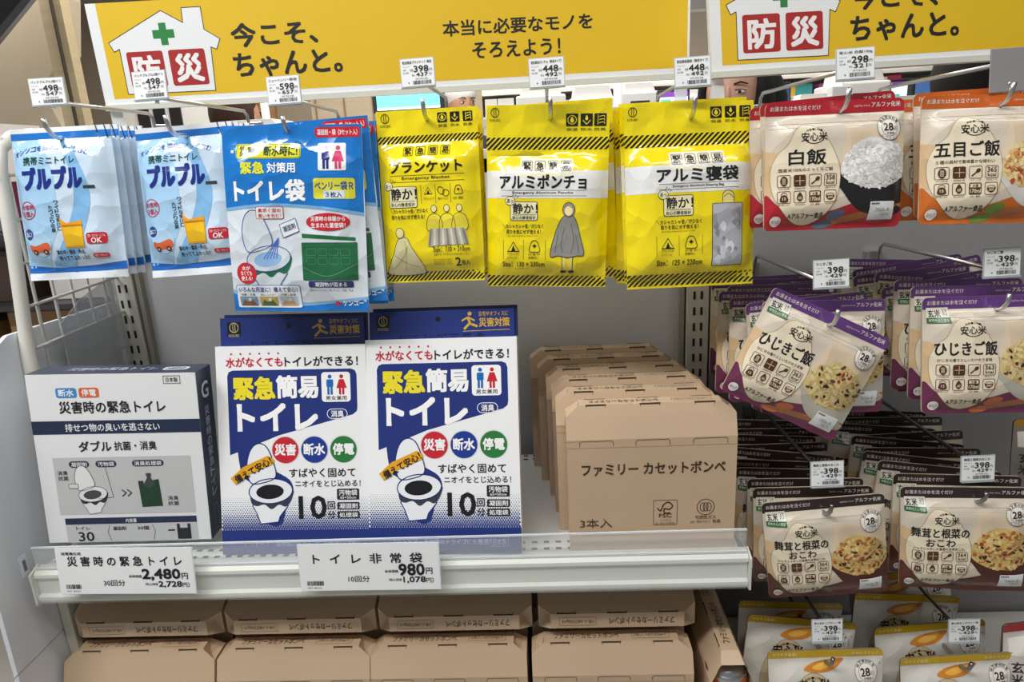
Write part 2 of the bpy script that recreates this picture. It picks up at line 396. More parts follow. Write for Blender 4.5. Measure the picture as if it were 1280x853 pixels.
# wire mesh end panel and white end sheet
wm = thing('wire_mesh_panel', 'white wire mesh end panel with rounded tube frame beside the hanging blue packs', 'mesh panel', (-.458, .2, .2))
P = [(0, -.128, -.12), (0, -.115, .06), (0, -.095, .20), (0, -.088, .29), (0, -.078, .318), (0, -.055, .332), (0, -.02, .336), (0, .06, .338)]
MB().tube(P, .0085, 10).build('tube_frame', M('#dedcd2', 'paint'), wm)
for k in range(5):
    y = -.075+k*.036; MB().tube([(0, y-.01, -.1), (0, y, .335)], .0022, 6).build('wire', M('#cfcdc6', 'paint'), wm)
for k in range(8):
    z = .285-k*.055; MB().tube([(.002, -.1, z), (.002, .098, z+.004)], .0022, 6).build('wire', M('#cfcdc6', 'paint'), wm)
ws = thing('end_sheet', 'plain white upright end sheet with small square cut-out left of the shelf', 'end panel', (-.470, 0, 0))
MB().prism([(-.062, FLOOR), (.29, FLOOR), (.29, .285), (.07, .29), (.055, .283), (-.02, .283), (-.045, .1)], -.003, .003, 'x').build('sheet', M('#dfe3ea', 'plastic'), ws)
MB().box(.003, .0034, -.003, .009, -.012, .016).build('cut_out', M('#f4f6fa', 'plastic'), ws)
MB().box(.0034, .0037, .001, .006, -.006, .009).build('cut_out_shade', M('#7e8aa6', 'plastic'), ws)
MB().box(.003, .0036, -.058, .06, -.122, -.1205).build('seam', M('#aab0ba', 'plastic'), ws)
f = MB().box(-.4655, -.452, .036, .064, FLOOR, -.05).build('support_post', M('#c8c6b6', 'paint'), None, .001); tag(f, 'cream support post under the shelf beside the lower brown cartons', 'post')
c = MB().prism([(.14, .04), (.285, .04), (.285, .33), (.20, .31), (.15, .285)], -.4545, -.4535, 'x').build('clear_divider', clear_mat('divider', .45, .3, (.55, .58, .62, 1))); tag(c, 'frosted grey divider sheet standing behind the wire mesh', 'divider')
# ---------------- the shop behind ----------------
def qbox(name, label, cat, px0, py0, px1, py1, Y, d, col, fin='plastic', group=None, down=None, bevel=0):
    """a block whose front face stands at depth Y; down: lower end height"""
    a, b = at(px0, py0, Y), at(px1, py1, Y); z0 = b.z if down is None else down
    o = MB().box(0, b.x-a.x, 0, d, z0-a.z, 0).build(name, M(col, fin), None, bevel); o.location = a; return tag(o, label, cat, group)
co_ = thing('till_counter', 'long white till counter seen between the banner and the hanging packs', 'counter', (0, 2.7, FLOOR))
MB().box(-.9, 2.6, 0, .3, 0, 1.28).build('counter_body', M('#dedad2', 'paint'), co_, .01); MB().box(-.95, 2.65, -.03, .33, 1.28, 1.31).build('counter_top', M('#eceae4', 'plastic'), co_, .004)
qbox('wood_partition', 'pale wooden board partition behind the blue till screen', 'partition', 386, 110, 606, 190, 3.75, .05, '#cbb99c', 'wood', down=FLOOR)
for k in range(6):
    a = at(392+k*36, 112, 3.74); tag(MB().box(-.004, .004, -.002, 0, FLOOR-a.z, 0).build('board_joint', M('#8e7a5c', 'wood')), kind='structure').location = a
def screen(label, px0, py0, px1, py1, Y, scr, parts=(), frame='#1c1d22', e=1.0):
    a, b = at(px0, py0, Y), at(px1, py1, Y); W, Hh = b.x-a.x, a.z-b.z
    t = thing('till_screen', label, 'screen', ((a.x+b.x)/2, Y, b.z)); MB().box(-W/2, W/2, 0, .04, 0, Hh).build('frame', M(frame, 'plastic'), t, .004)
    MB().box(-W/2+W*.06, W/2-W*.06, -.002, 0, Hh*.1, Hh*.88).build('display', M(scr, 'plastic', e), t)
    for x0, x1, z0, z1, c in parts: MB().box(-W/2+W*x0, -W/2+W*x1, -.004, -.002, Hh*z0, Hh*z1).build('display_area', M(c, 'plastic', e), t)
    MB().tube([(0, .02, 0), (0, .02, FLOOR-b.z)], .02).build('stand', M('#3a3b40', 'plastic'), t); return t
screen('wide till screen glowing pale cyan below the banner', 464, 112, 556, 137, 2.5, '#6fd4ee', ((.06, .94, .1, .2, '#d8f4f8'),))
screen('small till screen with purple bar behind the sleeping bag packs', 822, 113, 862, 135, 2.3, '#c8dcf0', ((.06, .94, .62, .88, '#7a3a9c'), (.1, .4, .3, .5, '#48b8a8')))
screen('white and green till screen beside the blue one, above the orange pouches', 1113, 99, 1147, 135, 2.0, '#cfe4ec', ((.06, .94, .78, .9, '#6a2c7c'), (.2, .34, .3, .5, '#30a890'), (.6, .74, .3, .5, '#30a890')))
screen('dark blue till screen above the orange rice pouches', 1142, 98, 1192, 133, 1.9, '#3c5c8c', ((.3, .8, .3, .5, '#dfe8f4'),), e=.7)
screen('dim blue screen behind the red rice pouches', 950, 104, 988, 132, 1.9, '#27406c', ((.1, .5, .5, .7, '#7c9cc8'),), e=.5)
screen('dark screen beside the blank tag holder', 1238, 92, 1290, 134, 1.7, '#26324a', (), e=.4)
def printer(label, px0, py0, px1, py1, Y, col='#dcdad4', slot=True):
    a, b = at(px0, py0, Y), at(px1, py1, Y); W, Hh = b.x-a.x, a.z-b.z
    t = thing('till_machine', label, 'till', ((a.x+b.x)/2, Y, b.z)); MB().box(-W/2, W/2, 0, .25, 0, Hh*.7).build('casing', M(col, 'plastic'), t, .008)
    MB().prism([(-W*.42, Hh*.7), (W*.42, Hh*.7), (W*.34, Hh), (-W*.38, Hh)], .02, .2).build('lid', M(col, 'plastic'), t, .004)
    if slot: MB().box(-W*.25, W*.25, -.003, 0, Hh*.34, Hh*.40).build('paper_slot', M('#2c2c30', 'plastic'), t)
    MB().box(-W*.2, W*.2, .05, .15, FLOOR-b.z, 0).build('stand', M('#c8c6c0', 'plastic'), t)
for k, q in enumerate(((276, 151, 352, 172, 1.3, 'low white till machine behind the bright blue packs'), (644, 106, 708, 150, 2.4, 'white till machine with rounded lid behind the poncho packs'), (711, 108, 772, 156, 2.4, 'second white till machine behind the poncho packs, beside the pole'),
        (776, 104, 824, 140, 2.4, 'white till machine beside the purple barred screen'), (856, 112, 884, 136, 2.4, 'small white till machine beside the dark haired woman'), (996, 118, 1056, 140, 1.8, 'cream till machine behind the red rice pouches'), (1052, 88, 1112, 134, 1.9, 'tall white till machine between the red and orange pouches'), (1194, 96, 1238, 140, 2.4, 'grey white till machine behind the person at the picture edge'))):
    printer(q[5], *q[:5])
for x, y0, lb in ((772, 96, 'slim white pole with square collar behind the sleeping bag packs'), (1052, 70, 'slim white pole behind the tag of the red pouches'), (330, 128, 'slim white pole above the low till machine')):
    a = at(x, y0, 1.6); t = thing('till_pole', lb, 'pole', (a.x, 1.6, FLOOR)); MB().tube([(0, 0, 0), (0, 0, a.z-FLOOR)], .014).build('pole', M('#d8d8d8', 'plastic'), t); MB().box(-.03, .03, -.02, .02, a.z-FLOOR-.16, a.z-FLOOR-.09).build('collar', M('#e6e6e4', 'plastic'), t, .003)
# wooden box shelf and pinned frames behind the banner's corner
wsx = thing('box_shelf', 'wooden box shelf lit warmly beside the beige wall', 'shelving', (-1.55, 3.2, FLOOR))
for k in range(9):
    z = .55+k*.19
    MB().box(-.45+(k % 2)*.06, .15, 0, .3, z, z+.03).build('board', M('#b98a5c', 'wood'), wsx)
    MB().box(-.40+(k % 3)*.13, -.15+(k % 3)*.13, -.04, .26, z+.03, z+.12+(k % 2)*.03).build('drawer', M(('#d0a070', '#8c5c38', '#c9a57c')[k % 3], 'wood'), wsx)
MB().box(-.5, .2, .3, .34, 0, 2.6).build('back_board', M('#a07850', 'wood'), wsx)
t = thing('notice_board', 'white notice board with three black frames behind the pale blue packs', 'board', at(220, 142, 2.9)); MB().box(-.28, .3, .0, .02, -.9, .1).build('board', M('#e2dfd8', 'paint'), t)
for k in range(3): MB().box(-.20+k*.085, -.14+k*.085, -.01, 0, -.06, .05).build('frame', M('#1e1e20', 'plastic'), t)
for px, py, Y, W, Hh, col, lb in ():
    a = at(px, py, Y); m = MB(); m.box(-W/2, W/2, 0, .06, -Hh, 0); o = m.build('hanging_bag' if 'bag' in lb else 'small_sign', M(col, 'cloth' if 'bag' in lb else 'plastic'), None, .012); o.location = a; tag(o, lb, 'bag' if 'bag' in lb else 'sign')
# far goods shelf with boxes
gs = thing('goods_shelf', 'far white goods shelf running behind the till counter', 'shelving', (.9, 4.6, FLOOR))
for k in range(6): MB().box(-1.6, 2.6, 0, .4, .95+k*.17, .97+k*.17).build('board', M('#e4e2dc', 'paint'), gs)
MB().box(-1.6, 2.6, .4, .43, 0, 2.0).build('back', M('#cfc8bc', 'paint'), gs)
R = random.Random(4); proto = {}
for r in range(2, 5):
    x = -.65
    while x < 3.4:
        wd = R.choice((.07, .09, .12)); hh = R.uniform(.08, .14); c = R.choice(('#e8e4da', '#c23a4c', '#3c7cb8', '#58a048', '#e0b83c', '#d8d8dc', '#b05a9c', '#f0efe8', '#46a0a0', '#ffffff'))
        k = (wd, c)
        if k not in proto: proto[k] = MB().box(-wd/2, wd/2, 0, .12, 0, .12).mesh('goods_box', M(c, 'card'))
        o = link('goods_box', proto[k]); o.location = (x, 4.62, FLOOR+.9701+r*.17); o.scale = (1, 1, hh/.12); tag(o, {'#e8e4da': 'cream', '#c23a4c': 'red', '#3c7cb8': 'blue', '#58a048': 'green', '#e0b83c': 'yellow', '#d8d8dc': 'pale grey', '#b05a9c': 'purple', '#f0efe8': 'off-white', '#46a0a0': 'teal', '#ffffff': 'white'}[c]+' goods box on the '+('lower', 'middle', 'upper')[r-2]+' board of the far goods shelf', 'box', 'goods boxes on the far shelf'); x += wd+R.uniform(.008, .05)
# dark rack behind the wire mesh panel
rk = thing('wire_rack', 'dark wire rack stocked with cartons behind the wire mesh panel', 'rack', (-1.25, 1.1, FLOOR))
for x in (-.55, .45):
    for y in (0, .45): MB().tube([(x, y, 0), (x, y, 1.42)], .012).build('post', M('#2a2a2c', 'metal'), rk)
for k, z in enumerate((.35, .75, 1.02, 1.22)):
    MB().box(-.56, .46, -.01, .46, z, z+.015).build('board', M('#3c3a3c', 'paint'), rk)
MB().box(-.6, .5, .47, .5, 0, 1.45).build('back', M('#3a3436', 'paint'), rk)
for k, (x, z, w_, h, c, lb) in enumerate(((-1.70, .35, .22, .13, '#7c2444', 'maroon carton on the top board of the dark rack, left end'), (-1.45, .35, .16, .10, '#e6e2dc', 'white carton on the top board of the dark rack'), (-1.2, .35, .24, .14, '#6a2038', 'maroon carton on the top board of the dark rack behind the packs'),
        (-1.68, .135, .2, .12, '#2c2a30', 'black carton on the second board of the dark rack'), (-1.4, .135, .2, .15, '#4c3c34', 'dark brown carton on the second board of the dark rack'), (-1.65, -.135, .4, .2, '#b08a5c', 'brown cardboard carton low on the dark rack'), (-1.2, -.135, .34, .24, '#a88458', 'brown cardboard carton with a printed face behind the divider'), (-1.12, .135, .2, .12, '#d8d4cc', 'pale carton on the second board of the dark rack'))):
    o = MB().box(-w_/2, w_/2, 0, .25, 0, h).build('stock_carton', M(c, 'card'), None, .003); o.location = (x, 1.16, z+FLOOR*0-.0+.0155 if 0 else {.35: .3355, .135: .1355, -.135: -.1345}[z]); tag(o, lb, 'carton', 'cartons on the dark rack')
a = at(12, 150, 1.0)
t = thing('goods_basket', 'pale box of small packets with maroon card at the picture edge', 'box', (-1.65, 1.25, .58)); MB().box(-.3, .3, 0, .2, -.45, .06).build('tray', M('#e2dcd4', 'card'), t); MB().box(-.3, .05, -.01, 0, .06, .16).build('card', M('#8c3058', 'card'), t); MB().box(.1, .28, -.01, 0, .02, .055).build('card', M('#8c2c54', 'card'), t)
MB().tube([(-.25, -.05, .26), (-.18, -.05, .25), (-.13, -.05, .18), (-.11, -.05, .05)], .006).build('wire_loop', M('#26262a', 'metal'), t)
# people behind the shelving
def skin(name, J, E_, mat, parent=None):
    ks = list(J); me = bpy.data.meshes.new(name); me.from_pydata([J[k][:3] for k in ks], [(ks.index(a), ks.index(b)) for a, b in E_], []); me.materials.append(mat)
    o = link(name, me, parent); md = o.modifiers.new('skin', 'SKIN'); sv = me.skin_vertices[0].data
    for i, k in enumerate(ks): r = J[k][3]; sv[i].radius = r if isinstance(r, tuple) else (r, r); sv[i].use_root = (i == 0)
    md.use_smooth_shade = True; sb = o.modifiers.new('smooth', 'SUBSURF'); sb.levels = 1; sb.render_levels = 1; return o
def person(label, x, y, eye_z, yaw, sk, hair, shirt, trousers, cap=None, mask=None, long=False):
    g = eye_z-FLOOR-.02; k = g/1.55
    t = thing('person', label, 'person', (x, y, FLOOR+.02), (0, 0, yaw)); t.scale = (k, k, k)
    J = {'hip': (0, 0, .90, (.15, .10)), 'waist': (0, 0, 1.05, (.13, .09)), 'chest': (0, 0, 1.24, (.15, .10)), 'neck': (0, .01, 1.39, .055), 'nape': (0, .0, 1.47, .05)}
    E_ = [('hip', 'waist'), ('waist', 'chest'), ('chest', 'neck'), ('neck', 'nape')]
    for s, n in ((-1, 'l'), (1, 'r')):
        J.update({'sh'+n: (s*.17, .01, 1.33, .058), 'el'+n: (s*.22, .03, 1.06, .042), 'wr'+n: (s*.2, -.13, .92, .03), 'ha'+n: (s*.19, -.2, .91, .032),
                  'th'+n: (s*.09, 0, .80, .085), 'kn'+n: (s*.10, -.01, .48, .058), 'an'+n: (s*.10, .02, .09, .04), 'to'+n: (s*.11, -.13, .03, .035)})
        E_ += [('chest', 'sh'+n), ('sh'+n, 'el'+n), ('el'+n, 'wr'+n), ('wr'+n, 'ha'+n), ('hip', 'th'+n), ('th'+n, 'kn'+n), ('kn'+n, 'an'+n), ('an'+n, 'to'+n)]
        for q, (dx, ln) in enumerate(((-.022, .06), (-.007, .072), (.008, .068), (.022, .052))):
            J[f'f{n}{q}'] = (s*.19+dx, -.25, .905, .0095); J[f'g{n}{q}'] = (s*.19+dx*1.15, -.25-ln*.7, .88, .008); E_ += [('ha'+n, f'f{n}{q}'), (f'f{n}{q}', f'g{n}{q}')]
        J['t'+n] = (s*.15, -.22, .90, .011); E_ += [('ha'+n, 't'+n)]
    skin('body', J, E_, M(sk, 'skin'), t)
    cl = lambda names, gr: {q: tuple(J[q][:3])+((tuple(r+gr for r in J[q][3]) if isinstance(J[q][3], tuple) else J[q][3]+gr),) for q in names}
    skin('shirt', cl(['hip', 'waist', 'chest', 'shl', 'ell', 'shr', 'elr', 'neck'], .016), [('hip', 'waist'), ('waist', 'chest'), ('chest', 'shl'), ('shl', 'ell'), ('chest', 'shr'), ('shr', 'elr'), ('chest', 'neck')], M(shirt, 'cloth'), t)
    skin('trousers', cl(['hip', 'thl', 'knl', 'anl', 'thr', 'knr', 'anr'], .02), [('hip', 'thl'), ('thl', 'knl'), ('knl', 'anl'), ('hip', 'thr'), ('thr', 'knr'), ('knr', 'anr')], M(trousers, 'cloth'), t)
    zc = 1.56
    def face(d):
        g_ = 1.0
        if d.y < -.3 and d.z < -.3: g_ -= .06*(-d.z-.3)
        if abs(d.x) > .5 and d.z < -.1: g_ -= .12*(-d.z)
        if d.y < 0 and abs(d.z) < .22: g_ -= .035*max(0, 1-abs(abs(d.x)-.38)/.2)
        return g_
    h = MB().ball((0, 0, zc), .076, .094, .115, 28, 22, face); h.ball((0, -.094, zc-.028), .013, .018, .018, 12, 8); h.ball((0, -.088, zc-.005), .008, .012, .028, 10, 8)
    for s in (-1, 1): h.ball((s*.077, .008, zc-.015), .008, .018, .03, 10, 8)
    h.build('head', M(sk, 'skin'), t)
    for s in (-1, 1):
        e_ = MB().ball((s*.031, -.083, zc+.004), .013, .009, .0052, 12, 8).build('eye', M('#e8e4de', 'skin'), t); MB().ball((s*.030, -.0895, zc+.004), .0056, .004, .0049, 10, 8).build('iris', M('#1c120e', 'plastic'), e_)
        MB().tube([(s*.014, -.094, zc+.024), (s*.032, -.093, zc+.029), (s*.05, -.083, zc+.023)], [.0022, .003, .0015], 6).build('eyebrow', M('#1c1412', 'cloth'), t)
        MB().tube([(s*.017, -.090, zc+.009), (s*.031, -.093, zc+.0105), (s*.046, -.083, zc+.007)], .0014, 6).build('eyelid', M('#2a1c18', 'skin'), t)
    MB().ball((0, -.088, zc-.060), .022, .010, .0065, 12, 8).build('mouth', M('#a85c50', 'skin'), t)
    hm = MB().ball((0, .024, zc+.018), .091, .098, .118, 24, 18, lambda d: 1 if not (d.y < -.2 and d.z < .25) else .86)
    if long: hm.ball((.02, .05, zc-.05), .125, .085, .17, 20, 12); hm.ball((.085, .0, zc-.03), .03, .06, .12, 14, 10); hm.ball((-.085, .01, zc-.03), .018, .05, .12, 14, 10)
    hm.build('hair', M(hair, 'cloth'), t)
    if cap: MB().ball((0, .01, zc+.045), .096, .108, .095, 20, 14, lambda d: 1 if d.z > -.1 else .9).build('cap', M(cap, 'cloth'), t)
    if mask: MB().ball((0, -.045, zc-.052), .066, .062, .05, 18, 12).build('mask', M(mask, 'cloth'), t)
    return t
c = at(914, 118, 1.2); person('person with black hair looking down, eyes showing above the yellow sleeping bag packs', c.x+.02, 1.25, c.z-.01, -.42, '#c99a82', '#0c0b0d', '#1b1b20', '#222226', long=True)
c = at(572, 131, 3.3); person('person in a white cap behind the till counter above the poncho packs', c.x, 3.45, c.z, .6, '#b98a6c', '#1a1614', '#3a3c44', '#2a2a2e', cap='#e8e6e2')
c = at(298, 146, 2.0); person('person with brown hair turned away behind the bright blue packs', c.x, 2.0, c.z-.02, 2.9, '#b98a6c', '#3c2419', '#4a3c34', '#2a2a2e')
c = at(1205, 108, 1.55); person('person with black hair turned away above the orange rice pouches', c.x, 1.55, c.z, 2.4, '#b98a6c', '#16110f', '#5a4a42', '#2a2a2e')

# ---------------- pack designs ----------------
def toilet(s, cx, cy, sc, line='#1c1c20', fill='#f4f4f4', hole='#141418', lw=.9, skirt='#2b2b30', rot=0):
    c_, s_ = cos(radians(rot)), sin(radians(rot))
    T = lambda pts: [(cx+(x*c_-y*s_)*sc, cy+(x*s_+y*c_)*sc) for x, y in pts]
    base = T([(-22, 10), (22, 8), (24, 22), (14, 36), (12, 44), (-12, 48), (-18, 34), (-24, 24)])
    s.poly(base, fill, 3); s.line(base, lw, line, 4, True)
    sk = T(spline([(-28, 6), (-26, 20), (-18, 24), (-8, 21), (2, 27), (12, 20), (22, 22), (30, 8), (26, -4), (-24, -2)], 4)); s.poly(sk, skirt, 4)
    seat = T(ell(0, 2, 30, 17, 24, rot=-8)); s.poly(seat, fill, 5); s.line(seat, lw, line, 6, True)
    s.poly(T(ell(-1, 3, 19, 10, 20, rot=-8)), hole, 6)
    lid = T(spline([(-28, -8), (-34, -30), (-30, -52), (-20, -62), (-8, -58), (2, -38), (6, -18), (-10, -9)], 5)); s.poly(lid, fill, 5); s.line(lid, lw, line, 6, True)
def fig(s, x, y, h, col, skirt=False, l=5):
    s.poly(ell(x, y+h*.1, h*.1, h*.1, 12), col, l)
    if skirt: s.poly([(x-h*.12, y+h*.24), (x+h*.12, y+h*.24), (x+h*.26, y+h*.68), (x-h*.26, y+h*.68)], col, l)
    else: s.poly(rr(x-h*.17, y+h*.24, x+h*.17, y+h*.62, h*.06), col, l)
    for k in (-1, 1): s.rect(x+k*h*.08-h*.055, y+h*.6, x+k*h*.08+h*.055, y+h, col, l)
def stripes(s, y0, y1, n, l=3, slant=1.0, x0=0, x1=None, off=0):
    x1 = x1 or s.W; p = (x1-x0)/n; h = y1-y0
    for k in range(-int(h*slant/p)-1, n+1):
        a = x0+k*p+off; q = [(a+h*slant, y0), (a+h*slant+p*.52, y0), (a+p*.52, y1), (a, y1)]
        q = clip_convex(q, [(x0, y0), (x1, y0), (x1, y1), (x0, y1)])
        if len(q) >= 3: s.poly(q, K, l)
def mark_kokubo(s, x, y, r, col=K, l=4):
    s.line(ell(x, y, r, r*1.1, 20), r*.16, col, l, True); s.line([(x-r*.25, y-r), (x-r*.25, y+r)], r*.14, col, l); s.line([(x+r*.25, y-r), (x+r*.25, y+r)], r*.14, col, l)
    s.text('KOKUBO', x-r*1.3, y+r*1.5, x+r*1.3, y+r*2.1, col, 0, l)
def fn_icons(s, xs, y, sz, l=4):
    for x, cap, k in zip(xs, ('保温', '防水', '防風'), range(3)):
        s.rect(x, y, x+sz, y+sz, K, l, 1); cx, cy = x+sz/2, y+sz/2; Yl = '#f2df1c'
        if k == 0: s.line(ell(cx, cy, sz*.36, sz*.34, 16), .9, Yl, l+1, True); s.poly(spline([(cx, cy-sz*.25), (cx+sz*.16, cy+sz*.05), (cx, cy+sz*.24), (cx-sz*.16, cy+sz*.05)], 4), Yl, l+1)
        if k == 1: s.poly(spline([(cx, cy-sz*.38), (cx+sz*.12, cy-sz*.08), (cx, cy+sz*.05), (cx-sz*.12, cy-sz*.08)], 4), Yl, l+1); s.line([(x+sz*.2, cy+sz*.05), (cx, cy+sz*.36), (x+sz*.8, cy+sz*.05)], 1, Yl, l+1)
        if k == 2:
            for q in (-.25, 0, .25): s.line(spline([(cx-sz*.1, cy+q*sz), (cx+sz*.3, cy+q*sz-1), (cx+sz*.34, cy+q*sz+1)], 4, False), .9, Yl, l+1)
            s.line([(cx-sz*.2, cy-sz*.38), (cx-sz*.2, cy+sz*.38)], .8, Yl, l+1)
        s.text(cap, x+.5, y+sz+2, x+sz-.5, y+sz+5.5, K, .01, l)
def quick_boxes(s, x, y, sz, gap, bg=None):
    if bg: s.rect(x-3, y-3, x+4*sz+3*gap+3, y+sz+8, bg, 2, 3)
    for k, ch in enumerate('緊急簡易'):
        a = x+k*(sz+gap); s.ring(a, y, a+sz, y+sz, .55, K, 3, 1.5); s.text(ch, a+1.4, y+1.4, a+sz-1.4, y+sz-1.4, K, .02, 4)
def quiet(s, x0, y0, x1, y1, bub='あっ'):
    s.rect(x0, y0, x1, y1, K, 3, 3); s.rect(x0+.8, y0+.8, x1-.8, y1-.8, '#f3ecc0', 4, 2.5); w_ = x1-x0; h = y1-y0
    s.text('静か！', x0+w_*.1, y0+h*.1, x1-w_*.02, y0+h*.62, K, .03, 5); s.line([(x0+w_*.08, y0+h*.69), (x1-w_*.08, y0+h*.69)], .5, K, 5)
    s.text('安心の静音設計', x0+w_*.08, y0+h*.75, x1-w_*.08, y0+h*.93, K, .01, 5)
    s.poly(ell(x0, y0-1, 6.4, 5.8), K, 5); s.poly(ell(x0, y0-1, 5.8, 5.2), '#f3ecc0', 6); s.text(bub, x0-4, y0-3.5, x0+4, y0+1.8, K, .01, 7)
    for k in range(3): s.line([(x0+3+k*2.6, y0-7+k*.8), (x0+4.4+k*3.4, y0-10+k*1.5)], .6, K, 6)
def tent(s, x, y, w_):
    s.poly([(x, y), (x+w_*.42, y+w_*.7), (x-w_*.42, y+w_*.7)], K, 3); s.poly([(x, y+w_*.1), (x+w_*.34, y+w_*.64), (x-w_*.34, y+w_*.64)], '#f1dc10', 4)
    s.poly([(x, y+w_*.25), (x+w_*.14, y+w_*.64), (x-w_*.14, y+w_*.64)], K, 5)
def sack(s, x, y, w_):
    o = spline([(x, y), (x+w_*.2, y+w_*.12), (x+w_*.34, y+w_*.66), (x, y+w_*.72), (x-w_*.34, y+w_*.66), (x-w_*.2, y+w_*.12)], 4); s.line(o, .8, K, 4, True)
    s.rect(x-w_*.12, y+w_*.3, x+w_*.12, y+w_*.38, K, 4); s.rect(x-w_*.04, y+w_*.22, x+w_*.04, y+w_*.46, K, 4)
YEL, GREYF = '#f7e10c', '#8f8d86'
def mk(s, body='body', front='printed_front', col='#f4f4f4', back=.6): return s.body(body, col, back), s.mesh(front)
def pack_mini(seed=1):
    s = Sheet(128, 192, .1205, .178, 'film', pillow(.013, .0769, .9231, seed)); LB = '#cfe4f6'
    s.rect(0, 0, 128, 192, LB, 1)
    s.poly([(0, 14), (44, 14), (58, 60), (58, 120), (30, 178), (0, 178)], '#a9d2f2', 2)
    s.poly(spline([(44, 14), (74, 40), (80, 90), (60, 140), (34, 178), (60, 178), (88, 130), (100, 85), (86, 34), (70, 14)], 4), '#86bdea', 3)
    s.rect(0, 0, 128, 6, '#f4f7fa', 2); s.rect(0, 6, 128, 14, '#1f78d0', 4)
    for k in range(2): s.poly([(109+k*11, 0), (110.2+k*11, 0), (113.4+k*11, 16), (112.2+k*11, 16)], K, 6)
    s.poly([(0, 172), (40, 177), (90, 175), (128, 171), (128, 181), (60, 184), (0, 182)], '#1f6cc6', 4); s.rect(0, 183, 128, 192, '#eef4fa', 4)
    s.arctext('オシッコを固めニオイを包む', 56, 167, 141, -20, 20, 6.6, '#1b3d8c', .015)
    s.text('携帯ミニトイレ', 22, 37.5, 86, 47.5, '#1d4f3c', .025)
    s.text('プルプル', 19, 51.5, 92, 77, '#1a2f86', .08); s.rect(93, 75, 107, 79, '#3a4048', 4)
    s.line(ell(18, 103, 11), 1, '#c8283a', 4, True); s.text('お徳用', 9, 96, 27, 102, '#c8283a', .03); s.text('３個入', 9, 104, 27, 111, '#c8283a', .03)
    s.vtext('ワイドな受け口', 54, 92, 60, 130, K, .02); s.vtext('たっぷり収尿', 46, 98, 52, 132, K, .02)
    s.poly([(58, 114), (66, 121), (86, 118), (85, 152), (61, 152)], '#f0a51c', 5); s.poly([(61, 126), (85, 125), (84.5, 150), (62, 150)], '#f6c21c', 6); s.rect(60, 123, 86, 125, '#c87c10', 7)
    s.rect(89, 134, 114, 148, '#d02436', 5, 3); s.text('男女・おとな・こども', 91, 136, 112, 139.5, '#ffffff', 0, 6); s.text('OK', 95, 140.5, 108, 147, '#ffffff', .04, 6)
    s.poly(ell(27, 146, 16), '#b6daf5', 4); s.poly(ell(14, 133, 7), '#1b3d8c', 5); s.text('急に！', 9, 130, 19, 136, '#ffffff', .02, 6)
    s.poly(spline([(13, 146), (22, 148), (36, 144), (41, 148), (38, 155), (16, 156)], 4), '#e2683a', 5)
    for q in (20, 34): s.poly(ell(q, 156, 3.4), '#4a2a20', 6); s.poly(ell(q, 156, 1.6), '#e8b090', 7)
    s.text('車の中・寝床・外出、', 47, 154, 84, 160, K, .02); s.text('持っててよかった!!', 47, 161.5, 86, 167.5, K, .02)
    s.rect(92, 160, 113, 165.5, '#d02436', 5, 2.7); s.text('衛生・Wロック', 95, 161.5, 110, 164.2, '#ffffff', 0, 6)
    return mk(s, col='#dfeaf5')
